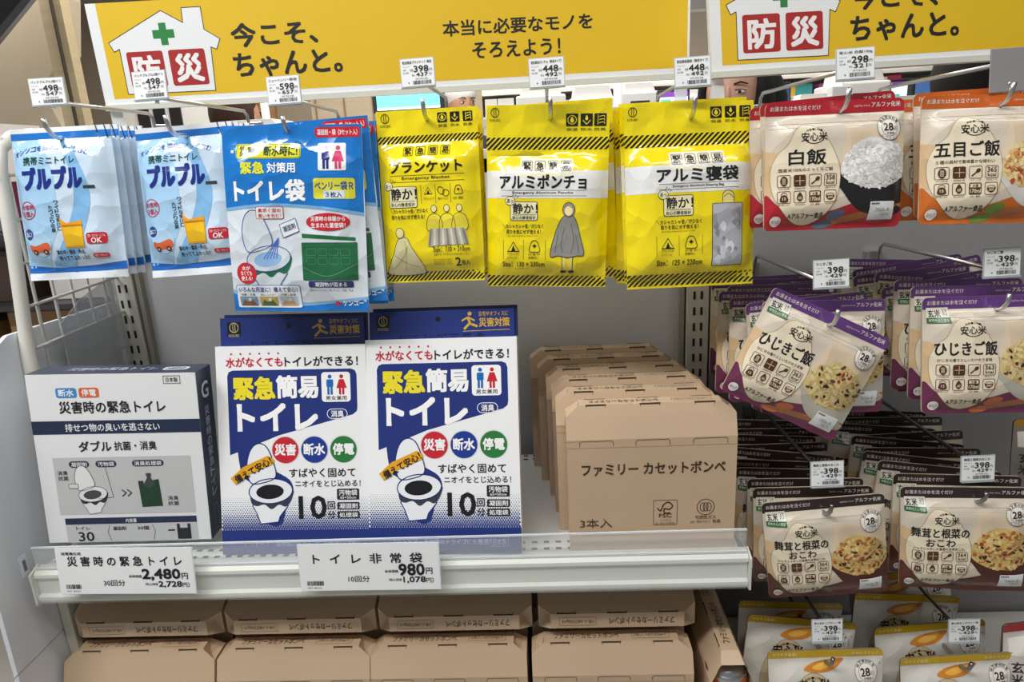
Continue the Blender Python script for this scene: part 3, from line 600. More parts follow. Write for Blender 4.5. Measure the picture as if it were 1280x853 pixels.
def pack_blue(seed=2):
    s = Sheet(172, 229, .163, .2137, 'film', pillow(.008, .0769, .9615, seed)); B = '#1478cc'; W = '#ffffff'
    s.rect(0, 0, 172, 229, '#dfe8ef', 1); s.poly([(0, 0), (172, 0), (172, 106), (120, 98), (60, 94), (0, 100)], B, 2)
    s.line(spline([(0, 101), (60, 96), (120, 100), (172, 108)], 6, False), 4, '#7fb6e0', 3)
    s.poly([(0, 205), (30, 218), (90, 222), (172, 214), (172, 229), (0, 229)], B, 2); s.line(spline([(0, 203), (30, 216), (90, 220), (172, 212)], 6, False), 4, '#8cc0e8', 3)
    s.rect(115, 3, 170, 15, '#d8232f', 3, 3); s.text('凝固剤・袋（3セット入）', 118, 5.5, 167, 12.5, W, .02)
    s.rect(18, 22, 98, 40, '#e9e23c', 3, 4); s.ring(19, 23, 97, 39, .8, '#7ca33a', 4, 3); s.text('災害・断水時に!', 23, 25, 94, 37, '#0f3e34', .035)
    s.text('緊急', 24, 44, 53, 58, '#e6e63c', .05); s.text('対策用', 57, 45, 91, 57, W, .03)
    s.text('トイレ袋', 14, 66, 101, 91, W, .055)
    s.rect(119, 22, 153, 55, '#f2f5f7', 3, 2); fig(s, 128.5, 25, 28, '#1d2f7c'); fig(s, 143.5, 25, 28, '#d8336c', True)
    s.rect(112, 64, 162, 89, '#e6e13c', 3, 3); s.text('ベンリー袋Ｒ', 114, 68, 160, 78, '#1b50a0', .03); s.rect(124, 79, 150, 88, '#dce9f5', 4, 1.5); s.text('３枚入', 127, 80.5, 147, 87, '#1d2f5c', .02, 5)
    toilet(s, 52, 160, .93, '#2a5c9c', '#d6e0e8', '#8fb8e0', 1, '#1f6b4a')
    for k in range(5): s.line(spline([(66, 136), (58+k*1.6, 146), (46+k*4, 162)], 5, False), 1, '#4470c8', 7)
    s.poly([(68, 120), (88, 112), (92, 128), (72, 136)], '#e8edf2', 6); s.line([(68, 120), (88, 112), (92, 128), (72, 136)], .7, '#2a5c9c', 7, True); s.text('凝固剤', 72, 120, 88, 127, '#2a3c6c', .01, 8, -20)
    s.rect(40, 98, 74, 113, '#cc3030', 5, 2); s.rect(40.7, 98.7, 73.3, 112.3, '#f0f0f0', 6, 1.6); s.text('素早く固め', 43, 100, 71, 105, '#c22', .01, 7); s.text('臭いを包む！', 43, 106.5, 71, 111.5, '#c22', .01, 7)
    s.poly(ell(128, 117, 27, 11), '#cc2330', 4); s.text('災害時の体験から', 107, 110, 149, 116, W, .02, 5); s.text('生まれた蓄便袋！', 107, 118, 149, 124, W, .02, 5)
    s.poly([(95, 131), (160, 136), (160, 140), (95, 136)], '#1f6b3c', 4)
    s.rect(94, 142, 162, 189, '#1e6840', 4, 1); s.line([(97, 146), (158, 144)], .5, '#3f8a5c', 5)
    for i in range(4):
        for j in range(2): s.ring(100+i*14, 150+j*11, 111+i*14, 158+j*11, .4, '#57a074', 5)
    s.line(spline([(94, 172), (125, 184), (162, 168)], 6, False), .5, '#7fb894', 6)
    s.rect(100, 190, 156, 198, '#28356e', 4, 2); s.text('凝固物が固まる', 108, 191.5, 148, 197, W, .01, 5); s.text('袋のサイズ大きめで使いやすい・防臭・防水', 101, 200, 155, 203, '#28356e', 0, 5)
    s.poly(ell(22, 180, 13.5), '#cc2330', 6)
    for k, q in enumerate(('水が', 'なくても', '使える!')): s.text(q, 14.5+2*(k == 0), 171+k*6.4, 29.5-2*(k == 0), 176.5+k*6.4, W, .02, 7)
    s.rect(5, 195, 89, 225, '#2a6cb8', 4, 3); s.rect(5.8, 195.8, 88.2, 224.2, '#eef2f5', 5, 2.4); s.text('いろんな用途に！備えて安心！', 9, 197.5, 85, 204, '#1d4f9c', .02, 6)
    for k, (cp, c1, c2) in enumerate((('地震・災害', '#7aa0b8', '#8a5a3c'), ('登山・レジャー', '#c0a868', '#4a7040'), ('介護・看護', '#b8ccd8', '#c8a078'))):
        x = 9+k*26; s.text(cp, x+2, 206, x+21, 209, K, 0, 6); s.rect(x, 210, x+23, 222, c1, 6); s.poly([(x+1, 222), (x+5, 214), (x+10, 217), (x+15, 213), (x+22, 222)], c2, 7); s.poly(ell(x+13, 214, 2.2), '#efe0cc', 8)
    s.rect(131, 216, 136, 221.5, '#d8232f', 4); s.text('ケンユー', 140, 215, 166, 222, W, .04)
    return mk(s, col='#cfdde8')
def yellow_common(s, ystr, ybot, sty):
    s.rect(0, 0, s.W, s.H, YEL, 1); stripes(s, *ystr, 24); stripes(s, *ybot, 24); mark_kokubo(s, 11, 9, 5)
def pack_blanket(seed=3):
    s = Sheet(128, 216, .1195, .2, 'film', pillow(.015, .1923, .9615, seed)); yellow_common(s, (31, 40), (202, 214), 0); fn_icons(s, (78, 94, 110), 5, 12)
    quick_boxes(s, 34, 45, 11.5, 4.2); s.text('ブランケット', 17, 63, 108, 78, K, .04); s.line([(16, 81), (110, 81)], .5, K)
    s.text('Emergency Blanket', 32, 82.5, 92, 87, K, .015); s.line([(16, 89), (110, 89)], .5, K)
    quiet(s, 13, 94, 50, 121, 'おっ')
    for x in (55, 73, 92): s.line([(x, 93), (x, 116)], .4, K)
    tent(s, 64, 96, 13); sack(s, 102, 95, 15); s.line(ell(80, 101, 3.6, 5, 14, rot=-30), .8, K, 4, True); s.line(ell(86, 104, 4), .8, K, 4, True)
    for x, q in ((58, 'アウトドア'), (76, '観光イベント'), (95, '災害・避難所')): s.text(q, x, 109, x+13, 112.5, K, 0)
    s.text('＼カシャカシャ音／が少なく', 14, 122, 62, 127.5, K, .015); s.text('周りを気にせず使える！', 15, 129.5, 58, 135, K, .015)
    for k, x in enumerate((70, 86, 102)):
        s.poly(spline([(x-8, 134), (x, 129), (x+8, 134), (x+9, 150), (x-9, 150)], 4), '#eddc3e', 4); s.line(spline([(x-8, 134), (x, 129), (x+8, 134), (x+9, 150), (x-9, 150)], 4), .6, K, 5, True)
        s.poly(ell(x, 123, 3.6, 4.6), '#f2e69a', 5); s.line(ell(x, 123, 3.6, 4.6, 16), .6, K, 6, True)
        s.line([(x-3, 166), (x-3, 172)], .7, K, 5); s.line([(x+3, 166), (x+3, 172)], .7, K, 5)
    s.poly([(64, 148), (108, 148), (112, 168), (60, 170)], '#b9b5a4', 6)
    for k in range(9): s.poly([(64+k*5, 148), (66.5+k*5, 148), (64+k*6, 169), (61+k*6, 169)], '#dcd9cc' if k % 2 else '#8c897e', 7)
    sl = spline([(22, 160), (33, 158), (38, 168), (54, 200), (40, 206), (12, 206), (2, 202), (14, 178)], 5); s.poly(sl, '#ddd4a0', 4); s.line(sl, .6, K, 5, True)
    s.poly(ell(25, 152, 5, 6), '#eee0a0', 5); s.line(ell(25, 152, 5.4, 6.6, 16), .7, K, 6, True)
    for q in (((16, 180), (30, 190), (46, 196)), ((34, 168), (28, 182), (12, 198)), ((30, 162), (32, 176), (28, 200))): s.line(spline(q, 4, False), .4, '#6c685c', 6)
    s.text('Size：130 × 210cm', 67, 171, 113, 177, K, .015, 7); s.text('温度をキープする大人も子供も使いやすい', 67, 179, 112, 182, K, 0, 4)
    for k in range(3): s.text('体から出る熱を逃がさず保温する', 66, 186+k*3, 90, 188.2+k*3, K, 0)
    s.text('2', 94, 185, 101, 196, K, .03); s.text('枚入', 102, 188, 112, 195, K, .02)
    return mk(s, col=YEL)
def pack_poncho(seed=4):
    s = Sheet(154, 228, .1408, .208, 'film', pillow(.015, .2692, .9615, seed)); yellow_common(s, (39, 54), (213, 227), 0); fn_icons(s, (100, 118, 135), 11, 15)
    s.rect(0, 80, 154, 114, '#efefec', 2); quick_boxes(s, 46, 68, 12.4, 3.8, '#f1ecd4'); s.text('アルミポンチョ', 18, 85, 126, 102, K, .045)
    s.line([(20, 104.2), (126, 104.2)], .5, K); s.text('Emergency Aluminum Poncho', 34, 105.4, 110, 109.2, K, .02); s.line([(20, 111), (126, 111)], .5, K)
    quiet(s, 31, 118, 66, 142)
    s.text('＼カシャカシャ音／が少なく', 21, 146, 73, 151.5, K, .015); s.text('周りを気にせず使える！', 26, 153, 70, 158.5, K, .015); s.text('Quiet sheet designed for peace of mind', 27, 160, 66, 162, K, 0)
    for x in (22, 48, 76): s.line([(x, 166), (x, 191)], .4, K)
    tent(s, 35, 168, 19); sack(s, 62, 167, 20)
    for x, q, r in ((27, 'アウトドアや', 'レジャーに'), (54, '災害や', '避難時に')): s.text(q, x, 182.5, x+15, 186, K, 0); s.text(r, x, 187, x+13, 190.4, K, 0)
    s.text('Size：130 × 230cm', 21, 194, 75, 200.5, K, .02); s.text('ゆったりサイズ', 37, 202, 54, 204.5, K, 0)
    pz = spline([(98, 137), (112, 137), (121, 165), (125, 184), (116, 186), (104, 188), (92, 186), (82, 186), (88, 158)], 5)
    for k in (-1, 1): s.line([(104+k*4.5, 184), (104+k*4, 206)], 3.4, '#efe08a', 3); s.line([(104+k*7, 184), (104+k*6.4, 206)], .6, K, 4); s.poly(ell(104+k*5, 207, 4, 2), K, 4)
    s.poly(pz, '#94928e', 4); s.line(pz, .7, K, 5, True); s.poly(ell(105, 128, 7.6, 9), '#94928e', 5); s.line(ell(105, 128, 7.6, 9, 18), .7, K, 6, True); s.poly(ell(105, 129, 5, 6.4), '#f0e2a4', 6)
    s.line(spline([(100, 126), (104, 123), (109, 126)], 4, False), .6, K, 7)
    for q in (((100, 150), (96, 170), (98, 182)), ((108, 146), (112, 166), (108, 184)), ((92, 158), (90, 170), (88, 182)), ((114, 158), (117, 172), (118, 182))): s.line(spline(q, 4, False), .5, '#5a5854', 6)
    return mk(s, col=YEL)
def pack_sleep(seed=5):
    s = Sheet(161, 229, .1465, .205, 'film', pillow(.016, .2308, .9615, seed)); yellow_common(s, (37, 52), (211, 226), 0); fn_icons(s, (107, 125, 143), 6, 14)
    s.rect(0, 76, 161, 110, '#eeeeec', 2); quick_boxes(s, 55, 63, 12.6, 3.8, '#f1ecd4'); s.text('アルミ寝袋', 36, 80, 135, 97, K, .045)
    s.line([(38, 99.3), (136, 99.3)], .5, K); s.text('Emergency Aluminum Sleeping Bag', 55, 100.8, 117, 104.2, K, .02); s.line([(38, 106), (136, 106)], .5, K)
    quiet(s, 43, 113, 80, 139)
    s.text('＼カシャカシャ音／が少なく', 34, 143, 90, 148.5, K, .015); s.text('周りを気にせず使える！', 39, 149.5, 86, 155, K, .015); s.text('Quiet sheet designed for peace of mind', 40, 156.5, 82, 158.5, K, 0)
    for x in (34, 62, 91): s.line([(x, 163), (x, 188)], .4, K)
    tent(s, 48, 165, 20); sack(s, 77, 164, 21)
    for x, q, r in ((40, 'アウトドアや', 'レジャーに'), (69, '災害や', '避難時に')): s.text(q, x, 180, x+15, 183.5, K, 0); s.text(r, x, 184.4, x+13, 187.6, K, 0)
    s.text('Size：125 × 220cm', 34, 193, 91, 200, K, .02)
    s.poly(spline([(116, 127), (116, 114), (122, 110), (129, 114), (130, 127)], 5), '#f3e48c', 4); s.line(spline([(116, 127), (116, 114), (122, 110), (129, 114), (130, 127)], 5, False), .7, K, 5); s.line(spline([(117, 118), (123, 114), (129, 119)], 5, False), .6, K, 5)
    s.rect(103, 125, 142, 203, K, 4, 1.5); s.rect(103.8, 125.8, 141.2, 202.2, '#b9bbc2', 5, 1)
    R = random.Random(5)
    for k in range(26):
        x, y = R.uniform(106, 138), R.uniform(130, 197); a, b = R.uniform(2, 7), R.uniform(2, 8)
        q = clip_convex(spline([(x-a, y), (x, y-b), (x+a*.8, y-b*.2), (x+a*.3, y+b)], 3), [(104, 126), (141, 126), (141, 202), (104, 202)])
        if len(q) > 2: s.poly(q, R.choice(('#e8eaf0', '#8e9098', '#d4d6de', '#a4a6ae')), 6)
    return mk(s, col=YEL)
def rice_icons(s, x0, y0, kcal, ml):
    Bn = '#54301c'
    for j in range(2):
        for i in range(4):
            x, y = x0+i*19.2, y0+j*20.5; k = j*4+i
            if k in (1, 6): s.rect(x, y, x+15, y+15, Bn, 4, 2)
            else: s.ring(x, y, x+15, y+15, .7, Bn, 4, 2)
            cx, cy = x+7.5, y+7.5
            if k == 0: s.poly(ell(cx, cy, 4.4, 6.4, 16), Bn, 5); s.text('国産', cx-2, cy-4, cx+2, cy+4, '#f0e2c4', 0, 6)
            if k == 1: s.line([(cx, y+2), (cx, y+13)], 1, '#d8bc94', 5); s.line([(x+2, cy), (x+13, cy)], 1, '#d8bc94', 5)
            if k == 2: s.line([(x+3, y+12), (x+9, y+7)], 1.6, Bn, 5); s.poly(ell(x+10.5, y+5.5, 3.2, 2.4, 12, rot=-40), Bn, 5)
            if k == 3: s.text(kcal, x+2, y+1.5, x+13, y+7.5, Bn, .02, 5); s.text('kcal', x+2.5, y+8.5, x+12.5, y+13, Bn, .02, 5)
            if k == 4: s.poly(spline([(x+4, y+6), (cx, y+4.5), (x+11, y+6), (x+12, y+13), (x+3, y+13)], 3), Bn, 5); s.line(ell(cx, y+5, 3.6, 3.4, 10, 180, 360), .7, Bn, 5); s.text('15', cx-2, y+7.5, cx+2, y+11, '#f0e2c4', .02, 6)
            if k == 5: s.poly(spline([(cx, y+1.5), (cx+4, y+8.5), (cx, y+13.3), (cx-4, y+8.5)], 4), Bn, 5); s.text('60', cx-2, y+7, cx+2, y+10.6, '#f0e2c4', .02, 6)
            if k == 6: s.rect(x+1.5, y+1.5, x+13.5, y+6, '#e9d9b8', 5); s.text('水量', x+4, y+2, x+11, y+5.6, Bn, .01, 6); s.text(ml, x+1.2, y+8, x+13.8, y+13, '#f0e2c4', .02, 6)
            if k == 7: s.poly(ell(cx, y+6.5, 5.4, 6, 12, 0, 180), Bn, 5); s.line(ell(cx, y+6, 5, 2.2, 12), .6, Bn, 5, True); s.text(('260', '270', '230')[ml == '130ml'], cx-3, y+7.5, cx+3, y+10.6, '#f0e2c4', .02, 6)
            s.text(('100%国産', '調理器具不要', 'スプーン付', '1袋あたり', '熱湯15分', '水60分', '', 'できあがり')[k] or '水量', x+1, y+16.2, x+14, y+18.2, Bn, 0, 4)
def badge28(s, x, y, r):
    Bn = '#4a2c1c'; s.poly(ell(x, y, r), '#f3efe6', 4); s.line(ell(x, y, r), .5, Bn, 5, True); s.line(ell(x, y, r*.68), .4, Bn, 5, True)
    s.arctext('特定原材料等', x, y, r*.83, -62, 62, r*.24, Bn, .02, 5); s.arctext('アレルゲン', x, y, r*.84, 235, 125, r*.2, Bn, 0, 5)
    s.text('28', x-r*.5, y-r*.34, x+r*.28, y+r*.26, '#3a2018', .045, 5); s.text('品目', x+r*.3, y-r*.1, x+r*.58, y+r*.22, Bn, 0, 5); s.text('不使用', x-r*.3, y+r*.36, x+r*.34, y+r*.56, Bn, .01, 5)
    for k in range(26):
        a = 2*pi*k/26; s.poly(ell(x+r*.93*cos(a), y+r*.93*sin(a), .35, .35, 5), Bn, 5)
def rice(s, cx, cy, rx, ry, cols, seed, n=420, base=None):
    R = random.Random(seed); s.poly(spline([(cx-rx, cy), (cx-rx*.85, cy-ry*.5), (cx-rx*.4, cy-ry*.95), (cx+rx*.05, cy-ry*1.0), (cx+rx*.5, cy-ry*.8), (cx+rx*.9, cy-ry*.4), (cx+rx, cy), (cx+rx*.6, cy+ry*.35), (cx, cy+ry*.5), (cx-rx*.6, cy+ry*.35)], 5), base or cols[0], 4)
    for k in range(n):
        a, q = R.uniform(0, 2*pi), math.sqrt(R.random()); x, y = cx+rx*.93*q*cos(a), cy-ry*.22+ry*.72*q*sin(a)
        c = R.choice(cols); g = R.uniform(1.5, 3.0); an = R.uniform(0, 180)
        s.poly(ell(x, y, g*1.5, g*.85, 6, rot=an), c, 5+k % 3)
def pack_rice(kind, seed):
    D = {'white': ('#b0202c', '#b2202e', ['白飯'], '国産米100%のふっくらご飯', '358', '170ml', '#1d1c1e', ['#f0efec', '#e2e0dc', '#d2cfca', '#f8f8f6'], 0, '#5a6478'),
         'gomoku': ('#c8601c', '#cc6a20', ['五目ご飯'], '５種の具材で風味豊かな味わい', '365', '170ml', '#d8d4cc', ['#e8cf98', '#dcb878', '#b8603c', '#c88a4c', '#f0dca8'], 0, '#6c8a3c'),
         'purple': ('#61387a', '#6c2c4c', ['ひじきご飯'], 'ひじきの香りとしいたけのうま味', '363', '170ml', '#b9b5a6', ['#dcc488', '#cbb070', '#e8d49c', '#5a4232', '#c8a862', '#d8c080', '#e0cc94', '#d2b878', '#b8945c'], 1, '#b8643c'),
         'brown': ('#2e2220', '#5c2418', ['舞茸と根菜の', 'おこわ'], 'シャキシャキした食感の甘辛おこわ', '364', '130ml', '#4c2018', ['#dcbc74', '#c8a25c', '#e8d090', '#8c5c38', '#b4642c', '#d0ac64', '#e0c480', '#d8b46c'], 1, '#4c3020')}[kind]
    band, low, title, sub, kcal, ml, bowl, rc, brown, garn = D
    s = Sheet(175, 163, .141, .1315, 'pouch', pillow(.011, .1154, .9615, seed, .0006, .4), rr(0, 0, 175, 163, 7)); BG = '#d9cdbb'
    s.rect(0, 0, 175, 163, BG, 1)
    s.poly([(0, 60), (60, 74), (90, 84), (90, 128), (0, 118)], '#dcbb90', 2); s.poly([(100, 34), (175, 44), (175, 90), (90, 84)], '#e2cdb0', 2)
    s.rect(0, 0, 175, 16.5, band, 2)
    s.text('お湯または水を注ぐだけ', 6, 4.5, 70, 10.5, '#e6dcd6', .015); s.text('alpha-rice', 112, 6.5, 132, 10, '#d8c8c4', 0); s.text('アルファ化米', 134, 4, 170, 10.5, '#e6dcd6', .025)
    s.poly(spline([(0, 118), (14, 130), (40, 148), (80, 140), (120, 128), (175, 122), (182, 170), (-4, 170)], 5), low, 2)
    s.poly([(80, 150), (175, 132), (175, 142), (84, 158)], '#a8683c' if kind != 'brown' else '#7a3424', 3)
    # bowl and food
    bx = 136; s.poly(spline([(90, 92), (98, 120), (116, 140), (140, 146), (175, 142), (182, 90)], 5), bowl, 3)
    s.line(spline([(90, 92), (112, 104), (140, 108), (178, 98)], 5, False), 1.5, {'#1d1c1e': '#3a393c', '#d8d4cc': '#f2f0ea', '#b9b5a6': '#dedbd0', '#4c2018': '#6c3424'}[bowl], 4)
    if kind != 'white': rice(s, 133, 101, 42, 43, rc, seed, 330)
    else: rice(s, 136, 92, 44, 42, rc, seed, 420, '#eceae6')
    if kind == 'purple' or kind == 'brown' or kind == 'gomoku':
        R = random.Random(seed+9)
        for k in range(16):
            x, y = R.uniform(102, 164), R.uniform(70, 112); s.poly(ell(x, y, R.uniform(2, 4.5), R.uniform(1.3, 2.6), 7, rot=R.uniform(0, 180)), R.choice(('#3c2018', '#96301c', '#2c2420') if kind != 'gomoku' else ('#b04428', '#8c4c28', '#d8904c')), 8)
    s.poly(ell(88, 145, 12, 6, 16, rot=-18), garn, 4); s.poly(ell(74, 157, 13, 5, 16, rot=-8), garn, 4)
    # grain shaped field
    g = spline([(46, 30), (64, 36), (80, 58), (91, 88), (88, 120), (72, 146), (50, 157), (28, 148), (10, 120), (6, 88), (14, 66), (26, 54), (34, 38)], 5)
    s.poly(g, '#ecdfc4', 5); s.line(g, .5, '#a58a64', 6, True)
    L = 7
    s.text('安心米', 42, 40, 74, 51, K, .02, L); s.line(ell(58, 44, 13, 10, 12, 25, 155), 1, K, L); s.arctext('ANSHIN MAI', 58, 58, 22, -26, 26, 2.6, K, 0, L)
    if len(title) == 1:
        n = len(title[0]); hw = {2: 23, 4: 37, 5: 38}[n]; s.text(title[0], 50-hw, 61, 50+hw, 80, K, .03, L); sy = 84
    else: s.text(title[0], 12, 58, 88, 73, K, .03, L); s.text(title[1], 31, 75, 70, 87, K, .03, L); sy = 88.5
    s.text(sub, 15, sy, 82, sy+4.5, '#3a2418', .01, L)
    EX = 92.5 if len(title) == 1 else 95
    s2 = s; rice_icons(_Shift(s, 3), 14, EX, kcal, ml)
    s.text('Aアルファー食品', 27, 141, 72, 148.5, '#2a1c14', .025, L)
    s.poly(ell(13, 151, 7), '#f0ece8', 5); s.line(ell(13, 151, 7), .5, low, 6, True); s.text('おいしさ', 8.5, 149, 17.5, 153, low, .01, 6)
    badge28(_Shift(s, 4), 152, 38, 16)
    s.rect(130, 130, 163, 153, '#eceef0', 8, .6); s.text('賞味期限', 131.5, 131.5, 142, 133.8, K, .02, 9); s.text('2026. 8', 138, 138, 156, 142.5, '#a4a6a8', 0, 9); s.text('9274', 146, 145, 157, 148.5, '#a4a6a8', 0, 9)
    if brown:
        s.rect(4, 14, 32, 34, '#ebe6d8', 8); s.text('玄米', 6, 17, 21, 27, '#1c2c20', .03, 9); s.text('入り', 24, 16, 30, 25, '#1c2c20', .01, 9); s.rect(4, 27.5, 32, 35, '#2f6c3c', 9); s.text('食物せんい豊富', 6, 29, 30, 33, '#dfe8d8', 0, 10)
    s.line([(2, 28), (173, 28)], .5, '#c8bcaa', 3); s.line([(2, 33), (173, 33)], .5, '#e8dece', 3)
    return mk(s, 'pouch_body', 'printed_front', col='#cfc0ac', back=.7)
class _Shift:
    """draws on the same sheet, a few print layers higher"""
    def __init__(s, b, d): s.b, s.d = b, d
    def __getattr__(s, k):
        f = getattr(s.b, k); pos = {'poly': 2, 'rect': 5, 'line': 3, 'ring': 6, 'text': 7, 'vtext': 7, 'arctext': 9}[k]
        def g(*a, **kw):
            a = list(a)
            if len(a) > pos: a[pos] += s.d
            elif 'l' in kw: kw['l'] += s.d
            else: kw['l'] = {'poly': 1, 'rect': 1, 'line': 3, 'ring': 3, 'text': 4, 'vtext': 4, 'arctext': 4}[k]+s.d
            return f(*a, **kw)
        return g
def pack_snack(seed=9, band='#c9a21c'):
    s = Sheet(159, 170, .143, .155, 'pouch', pillow(.011, .1154, .9615, seed, .0006, .4), rr(0, 0, 159, 170, 7))
    s.rect(0, 0, 159, 170, '#dedad0', 1); s.rect(0, 0, 159, 11, band, 2)
    s.text('サクサク食感！', 6, 3, 40, 8, '#efe3b0', .01); s.text('お米のスナック', 116, 3, 153, 8, '#efe3b0', .01)
    s.poly(spline([(48, 26), (64, 18), (84, 14), (104, 13), (98, 22), (82, 29), (62, 30)], 4), '#d8882c', 4); s.poly(spline([(60, 24), (78, 18), (94, 16), (86, 23), (70, 27)], 4), '#f0b850', 5)
    badge28(s, 134, 32, 16); s.poly(ell(60, 92, 36, 62, 30), '#d8c29c', 3); s.line(ell(60, 92, 36, 62, 30), .5, '#8a6c44', 5, True)
    s.arctext('ANSHIN MAI', 60, 62, 26, -30, 30, 3, K, 0, 6); s.text('安心米', 38, 38, 82, 54, K, .03, 6); s.text('おこげ', 36, 70, 84, 90, K, .03, 6); s.text('カレー味', 42, 96, 78, 106, K, .02, 6)
    rice(s, 120, 110, 34, 30, ['#d8b060', '#c89440', '#e8c880'], 4, 140)
    return mk(s, 'pouch_body', 'printed_front', col='#8e8468', back=.7)
def pack_plain(bandc, fieldc, seed):
    s = Sheet(159, 170, .143, .155, 'pouch', pillow(.011, .1154, .9615, seed, .0006, .4), rr(0, 0, 159, 170, 7))
    s.rect(0, 0, 159, 170, fieldc, 1); s.rect(0, 0, 159, 12, bandc, 2); s.rect(6, 20, 32, 44, '#eeeae0', 3, 1); s.vtext('玄米', 8, 52, 24, 90, K, .02)
    return mk(s, 'pouch_body', 'printed_front', col='#5c5048', back=.7)
# shelf packs
def box30():
    w_, h, d = .2035, .221, .045; NV = '#26324e'
    t = thing('toilet_kit_box', 'white and navy thirty-use emergency toilet box at the end beside the wire mesh', 'box', (-.3172, .030, .2466), (-.0708, .0486, .0774))
    MB().box(-w_/2, w_/2, 0, d, -h, 0).build('carton', M('#eef0f1', 'card'), t, .0006)
    s = Sheet(214, 232, w_, h, 'card'); s.text('日本製', 176, 6, 191, 12, K, .01); s.ring(173, 4, 194, 14, .6, K, 3, 0)
    s.rect(36, 18, 62, 31, '#3f8fd0', 3, 3); s.text('断水', 39.5, 20, 58.5, 29, '#ffffff', .03); s.rect(65, 18, 90, 31, '#dc6a34', 3, 3); s.text('停電', 68.5, 20, 86.5, 29, '#ffffff', .03)
    s.text('災害時の緊急トイレ', 38, 36, 172, 52, K, .025)
    s.rect(0, 62, 214, 80, NV, 2); s.text('排せつ物の臭いを逃さない', 42, 66, 162, 76.5, '#f2f4f6', .02)
    s.text('ダブル', 56, 90, 97, 104, K, .03); s.text('抗菌・消臭', 101, 91, 155, 103, K, .02)
    s.rect(20, 112, 197, 192, '#c9cacb', 2)
    for x0, x1, q in ((40, 66, '凝固剤'), (74, 101, '汚物袋'), (121, 162, '消臭処理袋')): s.rect(x0, 117, x1, 126, NV, 3, 4.5); s.text(q, x0+3, 118.6, x1-3, 124.6, '#ffffff', .01)
    toilet(s, 66, 162, .62, '#3a3c40', '#eceded', '#4a4c50', .6, '#34383c')
    s.text('消臭', 24, 130, 37, 136, K, .01); s.text('抗菌', 24, 137.5, 37, 143.5, K, .01); s.rect(36, 148, 49, 155, '#8c8e90', 5); s.rect(37, 149, 48, 154, '#e2e2e2', 6)
    s.line([(86, 126), (92, 168), (72, 170)], .5, K, 5)
    for k in (0, 7): s.line([(104+k, 158), (109+k, 162.5), (104+k, 167)], 1.6, '#3c4048', 4)
    s.poly([(126, 146), (133, 146), (133, 152), (146, 152), (146, 145), (153, 144), (155, 182), (128, 183)], '#24432f', 4); s.poly(spline([(133, 152), (138, 142), (137, 136), (144, 136), (143, 142), (148, 150), (141, 156)], 4), '#44484c', 5)
    s.text('消臭', 162, 168, 176, 174, K, .01); s.text('抗菌', 162, 175.5, 176, 181.5, K, .01)
    s.rect(25, 197, 197, 206, NV, 3); s.text('内容量', 104, 199, 118, 204.4, '#ffffff', .01)
    s.rect(25, 206, 197, 232, '#c9cacb', 2); s.text('トイレ', 38, 209, 56, 214, K, .02); s.text('30', 40, 217, 60, 230, K, .03); s.text('凝固剤', 86, 210, 103, 215.5, K, .02); s.text('30個', 118, 210, 133, 215.5, K, .02)
    s.line([(82, 208), (79, 218), (82, 230)], .6, K); s.line([(138, 208), (141, 218), (138, 230)], .6, K); s.poly([(170, 208), (174, 208), (174, 214), (184, 214), (184, 208), (188, 208), (188, 230), (170, 230)], '#2a2c30', 4); s.rect(158, 216, 167, 218, K, 4)
    link('printed_front', s.mesh('printed_front'), t)
    s = Sheet(45, 232, d, h, 'card'); s.rect(0, 0, 45, 232, NV, 1); s.vtext('災害時の緊急トイレ', 15, 50, 30, 178, '#c2c9d8', .02); s.text('G', 12, 18, 32, 40, '#dfe4ee', .03); s.ring(16, 190, 28, 226, .6, '#8c96ae', 3, 1)
    o = link('printed_side', s.mesh('printed_side'), t); o.location = (w_/2, d/2, 0); o.rotation_euler = (0, 0, pi/2); o['label'] = 'navy side with white writing'
    s = Sheet(214, 46, w_, d, 'card'); s.rect(0, 0, 214, 46, NV, 1); s.text('災害時の緊急トイレ', 42, 14, 156, 30, '#b9c2d4', .02); s.rect(164, 14, 196, 31, '#dfe4ea', 2, 5); s.text('30回分', 168, 17, 192, 28, NV, .03, 3)
    o = link('printed_lid', s.mesh('printed_lid'), t); o.location = (0, d, 0); o.rotation_euler = (-pi/2, 0, 0); o['label'] = 'navy top with white writing'
